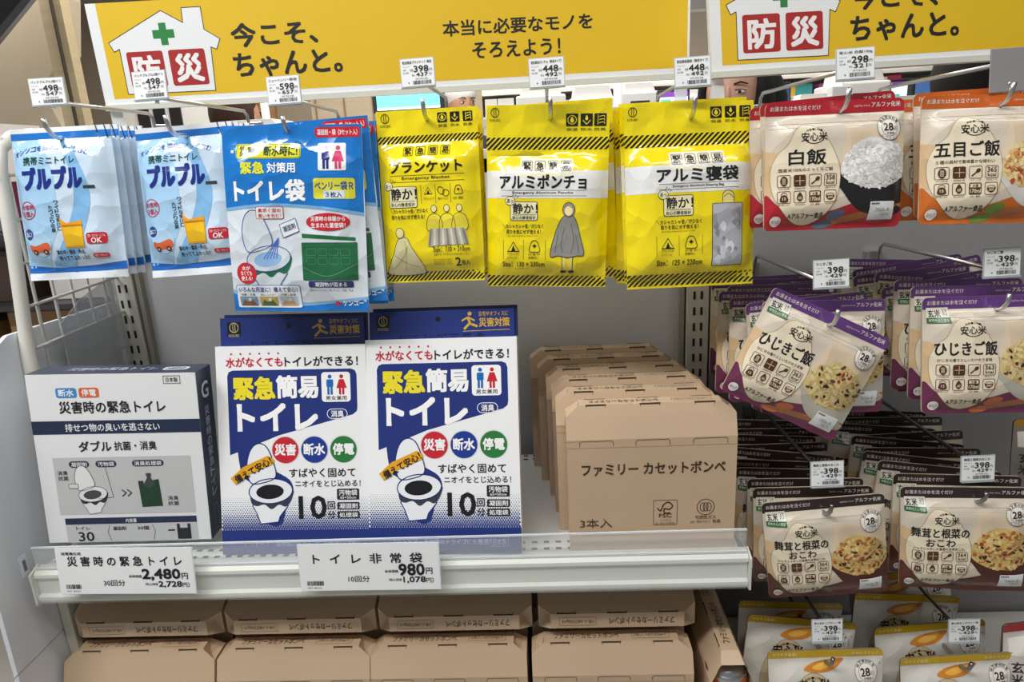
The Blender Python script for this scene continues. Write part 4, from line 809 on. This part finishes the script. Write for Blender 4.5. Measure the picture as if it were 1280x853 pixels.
def pouch_meshes():
    s = Sheet(188, 262, .192, .2675, 'card'); NV = '#21347c'; R_ = '#cc2030'; W = '#ffffff'
    s.rect(0, 0, 188, 262, '#f6f7f8', 1); s.text('水がなくても', 13, 14, 84, 26, R_, .035); s.text('トイレができる！', 87, 14, 178, 26, K, .035)
    for k in range(6): s.poly(ell(20+k*11.8, 9.5, 1.3, 1.3, 8), R_, 3)
    s.poly([(14, 37), (16, 32), (21, 30), (169, 30), (174, 32), (176, 37), (176, 78), (175, 83), (170, 87), (76, 112), (30, 130), (14, 136)], NV, 2)
    s.text('緊急', 22, 39, 73, 66, '#f4e22c', .06); s.text('簡易', 76, 38, 127, 65, W, .06); s.text('トイレ', 26, 73, 125, 105, W, .07)
    s.rect(132, 34, 168, 71, W, 3, 4); fig(s, 142.5, 37, 25, '#1e6cb8'); fig(s, 157, 37, 25, '#cc2436', True); s.text('男女兼用', 137, 63.5, 163, 69, K, .02)
    s.ring(138, 80, 163, 92, .8, W, 3, 6); s.text('消臭', 143, 82, 158.5, 90, W, .03)
    for x, q, c in ((84, '災害', '#cc2432'), (120.5, '断水', '#1d3b94'), (157, '停電', '#2a7c3a')): s.poly(ell(x, 130, 17.5), '#dfe0e4', 3); s.poly(ell(x, 130.5, 16.6), c, 4); s.text(q, x-13, 123, x+13, 137, W, .05, 5)
    s.text('すばやく固めて', 88, 154, 171, 165, K, .025); s.text('ニオイをとじ込める！', 95, 169, 177, 177, K, .02)
    R = 0
    for j in range(20):
        y = 184+j*2.4; rr_ = .2+j/20*1.5
        for i in range(62):
            x = 1.5+i*3.05+(j % 2)*1.52
            if x < 187 and j > 2: s.poly([(x-rr_, y), (x, y-rr_), (x+rr_, y), (x, y+rr_)] if j < 12 else ell(x, y, rr_, rr_, 6), '#2a3f86', 2, False)
    s.rect(0, 231, 188, 262, NV, 3)
    s.text('10', 99, 189, 133, 217, K, .04); s.text('回', 135, 196, 144, 206, K, .03); s.text('分', 135, 208, 144, 217, K, .03)
    for y0, y1, q in ((180, 194, '汚物袋'), (197, 206.5, '凝固剤'), (208.5, 217.5, '処理袋')): s.rect(147, y0, 175, y1, '#222326', 3, 1.5); s.text(q, 149.5, y0+1.5, 172.5, (y0+8.5) if y0 == 180 else y1-1.5, W, .02)
    s.text('65×50cm', 151, 189.5, 171, 192.6, W, .01)
    s.poly(spline([(24, 122), (32, 112), (48, 118), (62, 150), (88, 168), (92, 186), (84, 200), (76, 224), (60, 224), (44, 206), (42, 176), (28, 160)], 5), NV, 3)
    toilet(_Shift(s, 1), 64, 180, .92, '#1d2f74', '#f2f4f8', '#18181c', 1.3, '#3a4048', 4)
    s.poly([(14, 165), (30, 151), (62, 137), (70, 142), (68, 148), (36, 161), (20, 173)], '#e8a81c', 11); s.text('備えて安心！', 17, 150, 69, 160, K, .04, 12, -29)
    s.text('アウトドア・長時間のドライブにも最適！', 28, 245, 150, 252, '#aab4dc', .01); s.ring(151, 243, 172, 254, .5, '#aab4dc', 3, 0); s.text('日本製', 153.5, 245, 169.5, 252.5, '#aab4dc', .01)
    a = s.mesh('printed_front')
    s = Sheet(188, 36, .186, .0368, 'card'); s.rect(0, 0, 188, 36, NV, 1); s.rect(9, 5, 27, 23, '#15171e', 2); mark_kokubo(s, 18, 12, 5.5, '#c8c090', 3); s.poly(ell(90, 11, 3.3), '#0c0e18', 3)
    Yl = '#d8b048'; s.poly(ell(131, 5.5, 2.6), Yl, 3); s.line([(128, 10), (132, 18), (140, 21)], 3, Yl, 3); s.line([(131, 17), (124, 24)], 3, Yl, 3); s.line([(128, 10), (121, 14)], 2.2, Yl, 3); s.line([(129, 10), (137, 14)], 2.2, Yl, 3); s.line([(122, 27), (182, 26)], .7, Yl, 3)
    s.text('自宅やオフィスに', 143, 3, 180, 9, Yl, .015); s.text('災害対策', 143, 11, 182, 22, Yl, .035)
    s.text('トイレができる', 40, 29, 150, 34, '#101c50', .02)
    return a, s.mesh('printed_header')
def cartons():
    """brown three-can carton: tapered shoulders, narrow top strip, cut corners"""
    Wc, B, H, D = .2, .148, .187, .027
    def shell(opened=False):
        m = MB(); c = .016
        # rings of the cross section along x: at each end the upper part is cut in
        low = [(-D, 0), (-D, B)]; P = {}
        V = []
        def q(x, y, z): V.append((x, y, z)); return len(V)-1
        Fs = []
        for sx in (-1, 1):
            P[sx] = dict(b0=q(sx*Wc/2, -D, 0), b1=q(sx*Wc/2, D, 0), c0=q(sx*Wc/2, -D, B), c1=q(sx*Wc/2, D, B),
                         e0=q(sx*Wc/2, -D*.62, B+.026), e1=q(sx*Wc/2, D*.62, B+.026), t0=q(sx*(Wc/2-c), -.011, H), t1=q(sx*(Wc/2-c), .011, H), k=q(sx*(Wc/2-.012), 0, H-.016))
        L, R = P[-1], P[1]
        Fs += [(L['b0'], R['b0'], R['c0'], L['c0']), (L['b1'], L['c1'], R['c1'], R['b1']), (L['b0'], L['b1'], R['b1'], R['b0']),
               (L['c0'], R['c0'], R['e0'], L['e0']), (L['e0'], R['e0'], R['t0'], L['t0']), (L['c1'], L['e1'], R['e1'], R['c1']), (L['e1'], L['t1'], R['t1'], R['e1']), (L['t0'], R['t0'], R['t1'], L['t1'])]
        for s_, p in P.items():
            if not (opened and s_ == -1): Fs += [(p['b0'], p['c0'], p['c1'], p['b1']), (p['c0'], p['e0'], p['e1'], p['c1'])]
            if opened and s_ == -1: m0, m1 = q(-Wc/2, -.0145, .178), q(-Wc/2, .0145, .178); Fs += [(m0, p['t0'], p['t1'], m1), (p['e0'], p['t0'], m0), (p['e1'], m1, p['t1'])]; continue
            Fs += [(p['e0'], p['t0'], p['k']), (p['t0'], p['t1'], p['k']), (p['t1'], p['e1'], p['k'])]+([(p['e0'], p['k'], p['e1'])] if not (opened and s_ == -1) else [])
        m.add(V, Fs); me = m.mesh('carton', M('#cbb092', 'kraft')); return me
    ink = '#4a3a28'
    def front(full=True):
        s = Sheet(211, 158, .2, .15, 'kraft')
        if full:
            s.text('ファミリー カセットボンベ', 18, 33, 197, 49, '#3c3022', .03)
            s.text('3本入', 14, 110, 55, 123, ink, .005); s.text('NET250g×3', 14, 128, 48, 132, ink, 0)
            s.ring(108, 86, 138, 121, .6, ink, 3, 1); s.line(spline([(113, 97), (117, 101), (121, 92), (127, 89), (132, 94), (128, 99), (122, 98), (122, 104), (129, 104)], 4, False), 1.5, ink, 3); s.text('FSC', 115, 105, 131, 110.5, ink, .03); s.text('ミックス', 117, 113, 130, 116, ink, 0); s.text('紙｜責任ある木質資源', 111, 117.5, 135, 120, ink, 0)
            s.line(ell(174, 97, 11), .8, ink, 3, True)
            for k in (-1, 0, 1): s.line(ell(174+k*4, 97, 3, 6, 12), .8, ink, 3, True)
            s.text('可燃性ガス', 161, 109, 187, 114, ink, .01); s.text('LPG（液化ブタン）', 155, 116, 180, 120, ink, 0); s.text('有毒', 183, 115, 193, 120, ink, .01)
        for x in (37, 107, 178):
            s.line([(x-21, 9), (x-21, 4), (x-19, 2), (x+19, 2), (x+21, 4), (x+21, 9)], .7, '#5c4830', 2)
        s.line([(0, 2), (16, 2)], .3, '#8c6c4a', 2); s.line([(0, 11), (211, 11)], .35, '#a1805c', 2)
        return s.mesh('printed_front')
    def top(small=False):
        s = Sheet(170, 24, .162, .0225, 'kraft')
        s.text('ファミリーカセットボンベ', 10, 6, 96, 17, ink, .02); s.text('3本入 NET250g×3', 116, 8, 158, 15, ink, 0); s.ring(113, 5, 162, 18, .4, ink, 3, 1)
        return s.mesh('printed_top')
    def cuts():  # half-moon cuts on both sides of the top strip, as raised tab edges
        m = MB()
        for side in (-1, 1):
            for x in (-.064, 0, .064):
                P = [(x+.012*cos(a), side*(.0109+.0029*max(0, sin(a))), H-.0105*max(0, sin(a))+.0004) for a in [pi*k/8 for k in range(9)]]
                m.tube(P, .0007, 4); m.add([(q[0], q[1]+side*.0002, q[2]+.0002) for q in P], [tuple(range(9))])
        return m.mesh('tab_cuts', M('#4c3826', 'kraft'))
    return shell(), shell(True), front(), front(False), top(), cuts()
def price_tag_mesh(name, p1, p2, bc=1):
    s = Sheet(43, 34, .0385, .0305, 'paper'); s.rect(.6, .6, 42.4, 33.4, '#f2f4f4', 1, 1); s.text(name, 3, 3, min(40, 4+len(name)*3.6), 6.6, K, .015)
    for k in range(3): s.text(('アウトドア', 'A40', '25-08')[k], 3, 9+k*3.6, 3+(9, 4, 7)[k], 11+k*3.6, '#4a4c50', 0)
    s.text('本体', 12, 12.5, 16, 16, K, 0); s.text(p1, 17, 9.2, 35.5, 16.6, K, .04); s.text('円', 36.5, 13, 40, 16.4, K, 0)
    s.text('税込', 14, 19, 18, 21.5, K, 0); s.text(p2, 19.5, 17.6, 34.5, 22, K, .03); s.text('円', 36, 18.5, 39, 21.6, K, 0)
    s.text('4971902-000', 18, 24, 34, 26, '#4a4c50', 0); R = random.Random(len(name)); x = 15
    while x < 38: w_ = R.choice((.35, .6, .9)); s.rect(x, 27, x+w_, 31.6, K, 3); x += w_+R.choice((.4, .7))
    s.rect(9, 28.5, 10.2, 30.2, K, 3)
    return s.mesh('printed_label')
def shelf_card(kind):
    s = Sheet(177, 62, .172, .061, 'paper'); s.rect(0, 0, 177, 62, '#f1f3f4', 1)
    if kind == 0:
        s.text('旭電機化成', 7, 5, 33, 9, K, .02); s.text('災 害 時 の 緊 急 ト イ レ', 14, 11, 163, 24, K, .03); s.text('本体価格', 92, 36, 109, 40, K, .02); s.text('2,480', 110, 28.5, 159, 43.5, K, .06); s.text('円', 161, 34, 169, 42, K, .03)
        s.text('30回分', 58, 43, 86, 51, K, .015); s.text('（税込価格', 112, 47, 129, 50.5, K, .01); s.text('2,728', 130, 45, 160, 53.5, K, .05); s.text('円）', 161, 46.5, 170, 53, K, .02)
    else:
        s.text('ト  イ  レ  非  常  袋', 18, 13, 156, 26, K, .03); s.text('本体価格', 108, 35, 125, 39, K, .02); s.text('980', 126, 27.5, 158, 42.5, K, .06); s.text('円', 160, 33, 168, 41, K, .03)
        s.text('10回分', 61, 42.5, 88, 50.5, K, .015); s.text('（税込価格', 112, 46.5, 129, 50, K, .01); s.text('1,078', 131, 44.5, 159, 53, K, .05); s.text('円）', 160, 46, 169, 52.5, K, .02)
    R = random.Random(kind); x = 8
    while x < 28: w_ = R.choice((.4, .7, 1.1)); s.rect(x, 49, x+w_, 55, K, 3); x += w_+R.choice((.4, .8))
    s.text('4978-24', 8, 57, 14, 59, '#555', 0) if 0 else s.text('497 8024', 8, 57, 26, 59, '#505254', 0)
    return s.mesh('printed_card')
def banner():
    s = Sheet(760, 121, .88, .14, 'paper'); YB_ = '#e2ba1a'
    s.rect(0, 0, 760, 121, '#e9ebec', 1); s.rect(13, 0, 757, 113, YB_, 2)
    hs = [(92, 12), (117, 27), (118, 10), (142, 10), (142, 36), (160, 48), (154, 60), (147, 57), (144, 109), (32, 108), (32, 54), (25, 57), (20, 46)]
    s.poly(hs, '#e9ebec', 3); s.line(hs, .9, '#1c1a18', 4, True)
    s.rect(86, 26, 95, 52, '#22803c', 4); s.rect(77, 34, 104, 44, '#22803c', 4)
    for x, q in ((39, '防'), (92, '災')): s.rect(x, 58, x+46, 101, '#a8221f', 4, 3); s.text(q, x+7, 64, x+40, 96, '#f0eeee', .055, 5)
    s.text('今こそ、', 175, 32, 283, 59, K, .045); s.text('ちゃんと。', 173, 67, 310, 95, K, .045)
    s.text('本当に必要なモノを', 443, 42, 634, 60, K, .035); s.text('そろえよう！', 479, 69, 592, 88, K, .035)
    return s.mesh('printed_face')
# ---------------- signs above the hooks ----------------
bm_ = banner()
def place_banner(label, loc, rot, grp='yellow disaster readiness banners'):
    t = thing('banner', label, 'banner', loc, rot, grp)
    MB().box(-.44, .44, .0002, .005, -.14, 0).build('board', M('#e6e8ea', 'plastic'), t)
    link('printed_face', bm_, t)
    for x in (-.43, .43): MB().box(x-.009, x+.009, .006, .012, -.24, -.02).build('holder', clear_mat('banner_holder', .55), t)
    MB().box(-.44, .44, -.0035, .0055, -.147, -.139).build('bottom_rail', M('#d6d6cc', 'plastic'), t)
    return t
place_banner('yellow banner with whole white house logo above the hanging yellow packs', (.0076, .343, .7205), (.0193, -.0039, .0649))
place_banner('yellow banner above the rice pouches, cut off by the picture edge', (.8835, .343, .7167), (-.135, -.0177, .1492))
# ---------------- hooks, hanging packs and price tags ----------------
HK = {}
def hook(label, x, z, tip, arm, dx=0, dark=False, rise=.034):
    """double hook: prong holding packs, upper arm holding the price tag; x, z of the prong, depth of both ends"""
    t = thing('display_hook', label, 'hook', (x, YB, z), group='double display hooks')
    m = M('#d2d3d6' if not dark else '#98989e', 'metal'); L = YB-tip; A = YB-arm
    MB().box(-.012, .012, .003, .0115, -.02, .02).build('back_plate', m, t, .0008)
    MB().tube([(0, .004, 0), (0, -L+.012, -.004), (0, -L+.003, 0), (0, -L-.003, .007), (0, -L-.006, .017)], .0026, 8).build('prong', m, t)
    MB().tube([(0, .004, -.012), (0, -.012, -.004), (0, -.016, rise-.006), (dx*.05, -.024, rise), (dx, -A, rise+.004), (dx, -A-.003, rise-.002)], .0024, 8).build('tag_arm', m, t)
    return t
def price_tag(label, name, p1, p2, x, y, z, rot=(0, 0, 0)):
    k = (name, p1, p2)
    if k not in HK: HK[k] = price_tag_mesh(*k)
    t = thing('price_tag', label, 'price tag', (x, y, z), rot, 'small white shelf price tags')
    MB().box(-.0195, .0195, .0003, .0018, -.031, .0003).build('holder', M('#c3c9cc', 'plastic'), t)
    MB().box(-.0195, .0195, -.0022, .0018, -.0322, -.031).build('holder_lip', M('#9fa6aa', 'plastic'), t)
    link('printed_label', HK[k], t); return t
ORD = ['', 'second', 'third', 'fourth', 'fifth', 'sixth', 'seventh', 'eighth', 'ninth', 'tenth']
def stack(name, cat, meshes, front_label, deeper, group, pose, n, dy, jig, seed, bname='pouch_body', cols=None):
    """n packs on one hook, the front one first; jig = random tilt, sway and twist"""
    X, Y, Z, rx, ry, rz = pose; R = random.Random(seed); root = None
    for k in range(n):
        if k == 0:
            o = thing(name, front_label, cat, (X, Y, Z), (rx, ry, rz), group)
            link(bname, meshes[0], o); link('printed_front', meshes[1], o); root = o
        else:
            o = copy_tree(root); o['label'] = deeper.replace('#', ORD[k])
            j = jig[k] if k < len(jig) else (0, 0, 0, 0, 0)
            o.location = (X+j[0]+R.uniform(-.001, .001), Y+dy*k, Z+j[1]+R.uniform(-.0012, .0012)); o.rotation_euler = (rx*.9+j[2], j[3]+ry*.5, rz*(1-.5*k/n)+j[4])
    return root
mini = pack_mini(); blue = pack_blue()
stack('portable_toilet_pack', 'pack', mini, 'pale blue portable toilet pack, front of the hook nearest the wire mesh', 'pale blue portable toilet pack, # from front on the hook nearest the wire mesh', 'pale blue portable toilet packs', (-.346, .080, .5366, -.13, .0, .008), 5, .0165, [(0, 0, 0, 0, 0)]*9, 1)
stack('portable_toilet_pack', 'pack', mini, 'pale blue portable toilet pack beside the bright blue packs, front of its hook', 'pale blue portable toilet pack, # from front, hook beside the bright blue packs', 'pale blue portable toilet packs', (-.209, .100, .5318, -.16, -.03, -.03), 5, .0165, [(0, 0, 0, 0, 0)]*9, 2)
stack('toilet_bag_pack', 'pack', blue, 'bright blue toilet bag pack showing its whole front, foremost on its hook', 'bright blue toilet bag pack, # from the front on its hook', 'bright blue toilet bag packs', (-.0668, .066, .5235, -.10, .04, -.023), 5, .013, [0, (.006, .004, 0, -.05, -.02), (.010, .0, 0, -.02, -.02), (.012, 0, 0, -.03, -.02), (.014, .002, 0, -.01, 0)], 3)
stack('blanket_pack', 'pack', pack_blanket(), 'yellow emergency blanket pack with striped bands and seated figure, front of hook', 'yellow emergency blanket pack, # from the front on its hook', 'yellow emergency blanket packs', (.0855, .090, .5340, -.10, .0, -.07), 3, .02, [0, (.001, .001, 0, .0, 0), (.002, 0, 0, 0, 0)], 4)
stack('poncho_pack', 'pack', pack_poncho(), 'yellow aluminium poncho pack with grey caped figure, front of hook', 'yellow aluminium poncho pack, # from the front on its hook', 'yellow aluminium poncho packs', (.2265, .080, .5307, -.05, .045, -.045), 3, .02, [0, (.004, .003, 0, -.04, 0), (.004, .001, 0, -.045, 0)], 5)
stack('sleeping_bag_pack', 'pack', pack_sleep(), 'yellow aluminium sleeping bag pack with silver foil drawing, front of hook', 'yellow aluminium sleeping bag pack, # from the front on its hook', 'yellow aluminium sleeping bag packs', (.3827, .070, .5237, -.12, .0101, .0839), 4, .02, [0, (-.003, .003, 0, -.01, 0), (-.005, .0, 0, .01, 0), (-.006, 0, 0, 0, 0)], 6)
RW, RGo, RP, RB = pack_rice('white', 11), pack_rice('gomoku', 12), pack_rice('purple', 13), pack_rice('brown', 14)
stack('rice_pouch', 'pouch', RW, 'red topped white rice pouch with black bowl, front of hook', 'red topped white rice pouch, # from the front on its hook', 'red rice pouches', (.5219, .020, .5148, -.13, .0097, .0041), 5, .024, [0, (.002, .006, 0, -.05, 0), (-.002, 0, 0, 0, 0)], 7)
stack('rice_pouch', 'pouch', RGo, 'orange topped mixed rice pouch, front of hook beside the red ones', 'orange topped mixed rice pouch, # from the front on its hook', 'orange rice pouches', (.682, .0204, .5125, -.2, .0252, -.0295), 5, .024, [0, (.004, .006, 0, -.03, 0)], 8)
stack('rice_pouch', 'pouch', RP, 'purple topped rice pouch hanging steeply askew, front of hook', 'purple topped rice pouch, # from the front behind the askew one', 'purple rice pouches', (.5354, .0172, .2889, -.136, .4633, -.12), 9, .026, [0, (.0, .009, -.05, -.2, .15), (-.010, .006, 0, -.30, .1), (-.022, .004, 0, -.23, .1), (-.03, .006, 0, -.19, .1), (-.012, .008, 0, -.22, .1), (-.004, .004, 0, -.27, .1), (-.02, .006, 0, -.20, .1), (0, .006, 0, -.24, .1)], 9)
stack('rice_pouch', 'pouch', RP, 'purple topped rice pouch hanging straight, front of hook at the picture edge', 'purple topped rice pouch, # from front, hook at the picture edge', 'purple rice pouches', (.7068, .0207, .3003, -.19, -.0121, -.08), 9, .026, [0, (.0, .007, 0, .01, 0), (-.006, .01, 0, .02, 0), (-.01, .006, 0, -.16, 0), (-.004, .006, 0, .10, 0), (-.02, .008, 0, -.08, 0), (.01, .004, 0, -.22, 0), (0, .01, 0, -.12, 0), (0, .008, 0, .06, 0)], 10)
stack('rice_pouch', 'pouch', RB, 'dark brown topped mushroom rice pouch, front of hook beside the shelf end', 'dark brown topped mushroom rice pouch, # from front, hook beside the shelf end', 'brown rice pouches', (.5387, .0160, .0589, -.04, -.1131, -.09), 10, .023, [0, (-.003, .003, 0, .02, 0), (-.004, .003, 0, .04, 0), (-.012, .005, 0, .08, 0), (-.018, .006, 0, .10, 0), (-.01, .008, 0, .16, 0), (-.01, .010, 0, .02, 0), (-.016, .012, 0, .1, 0), (0, .014, 0, .05, 0), (-.01, .016, 0, .1, 0)], 11)
stack('rice_pouch', 'pouch', RB, 'dark brown topped mushroom rice pouch, front of hook at the picture edge', 'dark brown topped mushroom rice pouch, # from front, hook at the picture edge', 'brown rice pouches', (.7052, .0139, .0694, -.09, -.05, -.18), 10, .023, [0, (.002, .004, 0, .01, .02), (-.006, .006, 0, .10, 0), (-.014, .007, 0, .12, 0), (-.004, .008, 0, .0, 0), (-.01, .01, 0, .10, 0), (0, .010, 0, -.06, 0), (-.02, .012, 0, .08, 0), (0, .014, 0, 0, 0), (-.01, .016, 0, .06, 0)], 12)
SN = pack_snack()
stack('snack_pouch', 'pouch', SN, 'grey snack pouch with yellow top, front of hook beside the lying can carton', 'grey snack pouch with yellow top, # from the front, beside the lying can carton', 'yellow topped snack pouches', (.5556, .0121, -.1559, -.1141, -.0378, -.0283), 3, .045, [0, (-.012, .012, 0, .12, 0), (-.012, .004, 0, .06, 0)], 13)
stack('snack_pouch', 'pouch', SN, 'grey snack pouch with yellow top, front of the hook at the picture edge', 'grey snack pouch with yellow top, # from front, hook at the picture edge', 'yellow topped snack pouches', (.7255, .0158, -.1708, -.0773, -.0704, -.0218), 4, .045, [0, (-.012, .012, 0, -.06, 0), (-.02, .024, 0, .09, 0), (-.01, .03, 0, -.12, 0)], 14)
o = thing('snack_pouch', 'red topped pouch with pale front at the lower picture corner', 'pouch', (.852, .03, -.13), (-.1, -.02, .1)); a, b = pack_plain('#a8242c', '#d8d0c8', 15); link('pouch_body', a, o); link('printed_front', b, o)
o = thing('snack_pouch', 'small ochre topped pouch behind the brown rice pouches at the picture edge', 'pouch', (.95, .2, .075), (-.1, 0, .05)); a, b = pack_plain('#b88c20', '#8c867c', 16); link('pouch_body', a, o); link('printed_front', b, o)
H = [  # hooks: label, x, z, tip depth, arm depth, sideways bend of the arm
 ('double hook holding the pale blue packs nearest the wire mesh', -.345, .528, .058, .095, -.012), ('double hook holding the pale blue packs beside the bright blue ones', -.205, .524, .06, .072, -.014),
 ('double hook holding the bright blue packs', -.072, .516, .062, .085, -.001), ('double hook holding the yellow blanket packs', .086, .527, .072, .085, -.004),
 ('double hook holding the yellow poncho packs', .229, .520, .062, .062, -.003), ('double hook holding the yellow sleeping bag packs', .385, .512, .052, .062, -.001),
 ('double hook holding the red rice pouches', .528, .508, .005, .032, .014), ('double hook holding the orange rice pouches', .688, .505, .005, .032, .012),
 ('double hook holding the purple pouches behind the askew one', .531, .281, -.002, .022, .002), ('double hook holding the purple pouches at the picture edge', .712, .290, .002, .022, .002),
 ('dark double hook holding the brown pouches beside the shelf end', .541, .046, -.002, .022, .002), ('dark double hook holding the brown pouches at the picture edge', .716, .056, -.002, .022, .002),
 ('dark double hook holding the snack pouches beside the lying carton', .557, -.168, -.004, .022, .002), ('dark double hook holding the snack pouches at the picture edge', .730, -.182, .0, .022, .002)]
for k, (lb, x, z, tip, arm, dx) in enumerate(H): hook(lb, x, z, tip, arm, dx, k >= 10)
T = [('パックプルプル3個イリ', '498', '547', (60, 115), .090, 'price tag reading 498 in front of the wooden pillar', .16), ('パックプルプル3個イリ', '498', '547', (188, 107), .067, 'price tag reading 498 overlapping the red squares of the banner', .0),
 ('ニューベンリー袋3枚', '598', '657', (355, 113), .080, 'price tag reading 598 below the banner slogan', 0), ('緊急簡易ブランケット 静音', '398', '437', (522, 91), .080, 'price tag reading 398 above the yellow blanket packs', 0),
 ('緊急簡易ポンチョ（静音タイプ）', '448', '492', (683, 91), .057, 'price tag reading 448 above the yellow poncho packs', 0), ('緊急簡易寝袋（静音タイプ）', '448', '492', (865, 90), .057, 'price tag reading 448 above the yellow sleeping bag packs', 0),
 ('安心米 白飯100g', '298', '321', (1068, 80), .027, 'price tag reading 298 above the red rice pouches', 0),
 ('ひじきご飯', '398', '429', (1038, 342), .017, 'price tag reading 398 above the askew purple pouch', 0), ('ひじきご飯', '398', '429', (1251, 328), .017, 'price tag reading 398 above the straight purple pouch at the picture edge', 0),
 ('舞茸と根菜のおこわ', '398', '429', (1033, 592), .017, 'price tag reading 398 above the brown pouches beside the shelf end', 0), ('舞茸と根菜のおこわ', '398', '429', (1221, 585), .017, 'price tag reading 398 above the brown pouches at the picture edge', 0),
 ('安心米おこげカレー味', '398', '429', (1033, 788), .017, 'price tag reading 398 above the snack pouches beside the lying carton', 0), ('安心米おこげカレー味', '398', '429', (1204, 788), .017, 'price tag reading 398 above the snack pouches at the picture edge', 0)]
for nm, p1, p2, px, Y, lb, rz in T:
    c = at(*px, Y); price_tag(lb, nm, p1, p2, c.x, Y, c.z+.0155, (-.12, -.02, rz))
c = at(1262, 88, .02); t = thing('tag_holder', 'blank grey tag holder with small rivet above the orange rice pouches', 'tag holder', (c.x, .02, c.z), (-.1, -.02, 0))
MB().box(-.0195, .0225, -.001, .001, -.021, .022).build('plate', M('#8e8c8c', 'paint'), t, .0006); MB().ball((0, -.0012, -.013), .0016, .001, .0016).build('rivet', M('#d8d8d8', 'metal'), t)
# ---------------- on the shelf ----------------
box30()
pa, ph = pouch_meshes()
def toilet_pouch(label, loc, rot):
    t = thing('emergency_toilet_pack', label, 'pack', loc, rot, 'white and navy ten-use toilet packs')
    MB().box(-.096, .096, .0, .022, -.2675, 0).build('carton', M('#eceef1', 'card'), t, .0008)
    MB().box(-.0955, .0955, .0221, .0229, -.2675, -.002).build('back_card', M('#1d2c68', 'card'), t)
    MB().box(-.093, .093, .0105, .0115, .001, .0345).build('header_card', M('#1f3070', 'card'), t)
    link('printed_front', pa, t); o = link('printed_header', ph, t); o.location = (0, .0103, .0358)
    o = MB().box(-.089, .097, .014, .0148, .001, .040).build('rear_header_card', M('#1b2a62', 'card'), t)
    return t
toilet_pouch('ten-use toilet pack standing next to the thirty-use box', (-.1096, .078, .2601), (-.2291, .0245, .012))
toilet_pouch('ten-use toilet pack standing nearer the brown cartons on the shelf', (.0817, .078, .2615), (-.2799, .0017, -.0448))
cs, cso, cf, cfp, ctop, ccut = cartons()
def carton(label, loc, rot=(0, 0, 0), group=None, full=True):
    t = thing('gas_can_carton', label, 'carton', loc, rot, group)
    link('carton_shell', cs, t); o = link('printed_front', cf if full else cfp, t); o.location = (0, -.0271, .148)
    o = link('printed_top', ctop, t); o.location = (0, .0112, .1871); o.rotation_euler = (-pi/2, 0, 0)
    tag(link('tab_cuts', ccut, t), kind='stuff'); return t
sp = [(.3335, .034, 0), (.312, .0905, -.02), (.309, .147, 0), (.300, .200, .02), (.290, .2, 0), (.288, .25, 0)]
for k, (x, y, rz) in enumerate([(.3335, .031, 0), (.3225, .0785, -.01), (.3185, .126, .0), (.3115, .1735, .01), (.300, .221, -.01), (.288, .2685, 0)]):
    t = carton('brown carton of gas cans, ' + ('front of the row on the shelf' if k == 0 else ORD[k]+' from the front in the row on the shelf'), (x, y, 0), (0, 0, rz), 'brown gas can cartons on the shelf'); t.scale = (1, .84, 1)
DZ = -.332
LX = (-.3600, -.1433, .0679, .2880)
for r in range(4):
    for k in range(4):
        if 1:
            t = carton('brown carton standing on the lower deck, ' + ('front row, ' if r == 0 else ORD[r]+' row, ') + ('beside the support post', 'second from the support post', 'third from the support post', 'beside the carton laid endways')[k], (LX[k]*.985, .032+r*.058, DZ), (0, 0, 0), 'brown gas can cartons on the lower deck', False); t.scale = (1.05, 1, 1)
for k in range(4):
    t = carton('brown carton lying on the standing cartons with upside-down writing, ' + ('beside the support post', 'second from the support post', 'third from the support post', 'farthest from the support post')[k], (-.346+k*.2115+(.004 if k == 3 else 0), .214, DZ+.188+.027), (pi/2, 0, 0), 'brown gas can cartons lying under the shelf')
    t.rotation_euler = (pi/2, pi, 0)
    t.rotation_euler = Matrix(((-1, 0, 0), (0, 0, -1), (0, -1, 0))).to_euler(); t.scale = (1.035, 1, 1)
# carton standing endways with open end and can
t = thing('gas_can_carton', 'brown carton standing endways with open end showing a silver gas can', 'carton', (.432, .085, DZ), (0, 0, pi/2))
link('carton_shell', cso, t); o = link('printed_top', ctop, t); o.location = (0, .0112, .1871); o.rotation_euler = (-pi/2, 0, 0); tag(link('tab_cuts', ccut, t), kind='stuff')
s = Sheet(211, 60, .2, .055, 'kraft'); s.text('ファミリー カセットボンベ', 20, 22, 150, 38, '#3c3022', .02); o = link('printed_shoulder', s.mesh('printed_shoulder'), t); o.location = (0, -.0117, .1865); o.rotation_euler = (-.36, 0, 0)
can = MB().lathe([(.0255, 0), (.0262, .004), (.0262, .148), (.0268, .150), (.0268, .152), (.0245, .153), (.0235, .156), (.0195, .161), (.012, .164), (.0105, .1645), (.0105, .168), (.0095, .169), (.0045, .169), (.004, .174), (.0001, .174)], (-.071, 0, .001), 32).build('gas_can', M('#c9c9cb', 'metal'), t)
can['label'] = 'silver gas can'
MB().lathe([(.0264, .004), (.0264, .146), (.0263, .1461)], (-.071, 0, .001), 32).build('can_print', M('#c2582c', 'card'), t)
for k, (x, y, lb, kd, rot) in enumerate(((-.3169, -.0175, 'long white price card for the thirty-use box, hung on the shelf edge', 0, (-.06, .03, .03)), (-.0120, -.0175, 'long white price card for the ten-use packs, hung on the shelf edge', 1, (-.06, .01, .01)))):
    t = thing('price_card', lb, 'price card', (x, y, .036 if k == 0 else .0335), (-.16, .0, 0) if 0 else (-.1, .02 if k == 0 else .01, 0)); MB().box(-.087, .087, .0002, .0010, -.0615, .0003).build('card', M('#eef0f2', 'paper'), t); link('printed_card', shelf_card(kd), t)
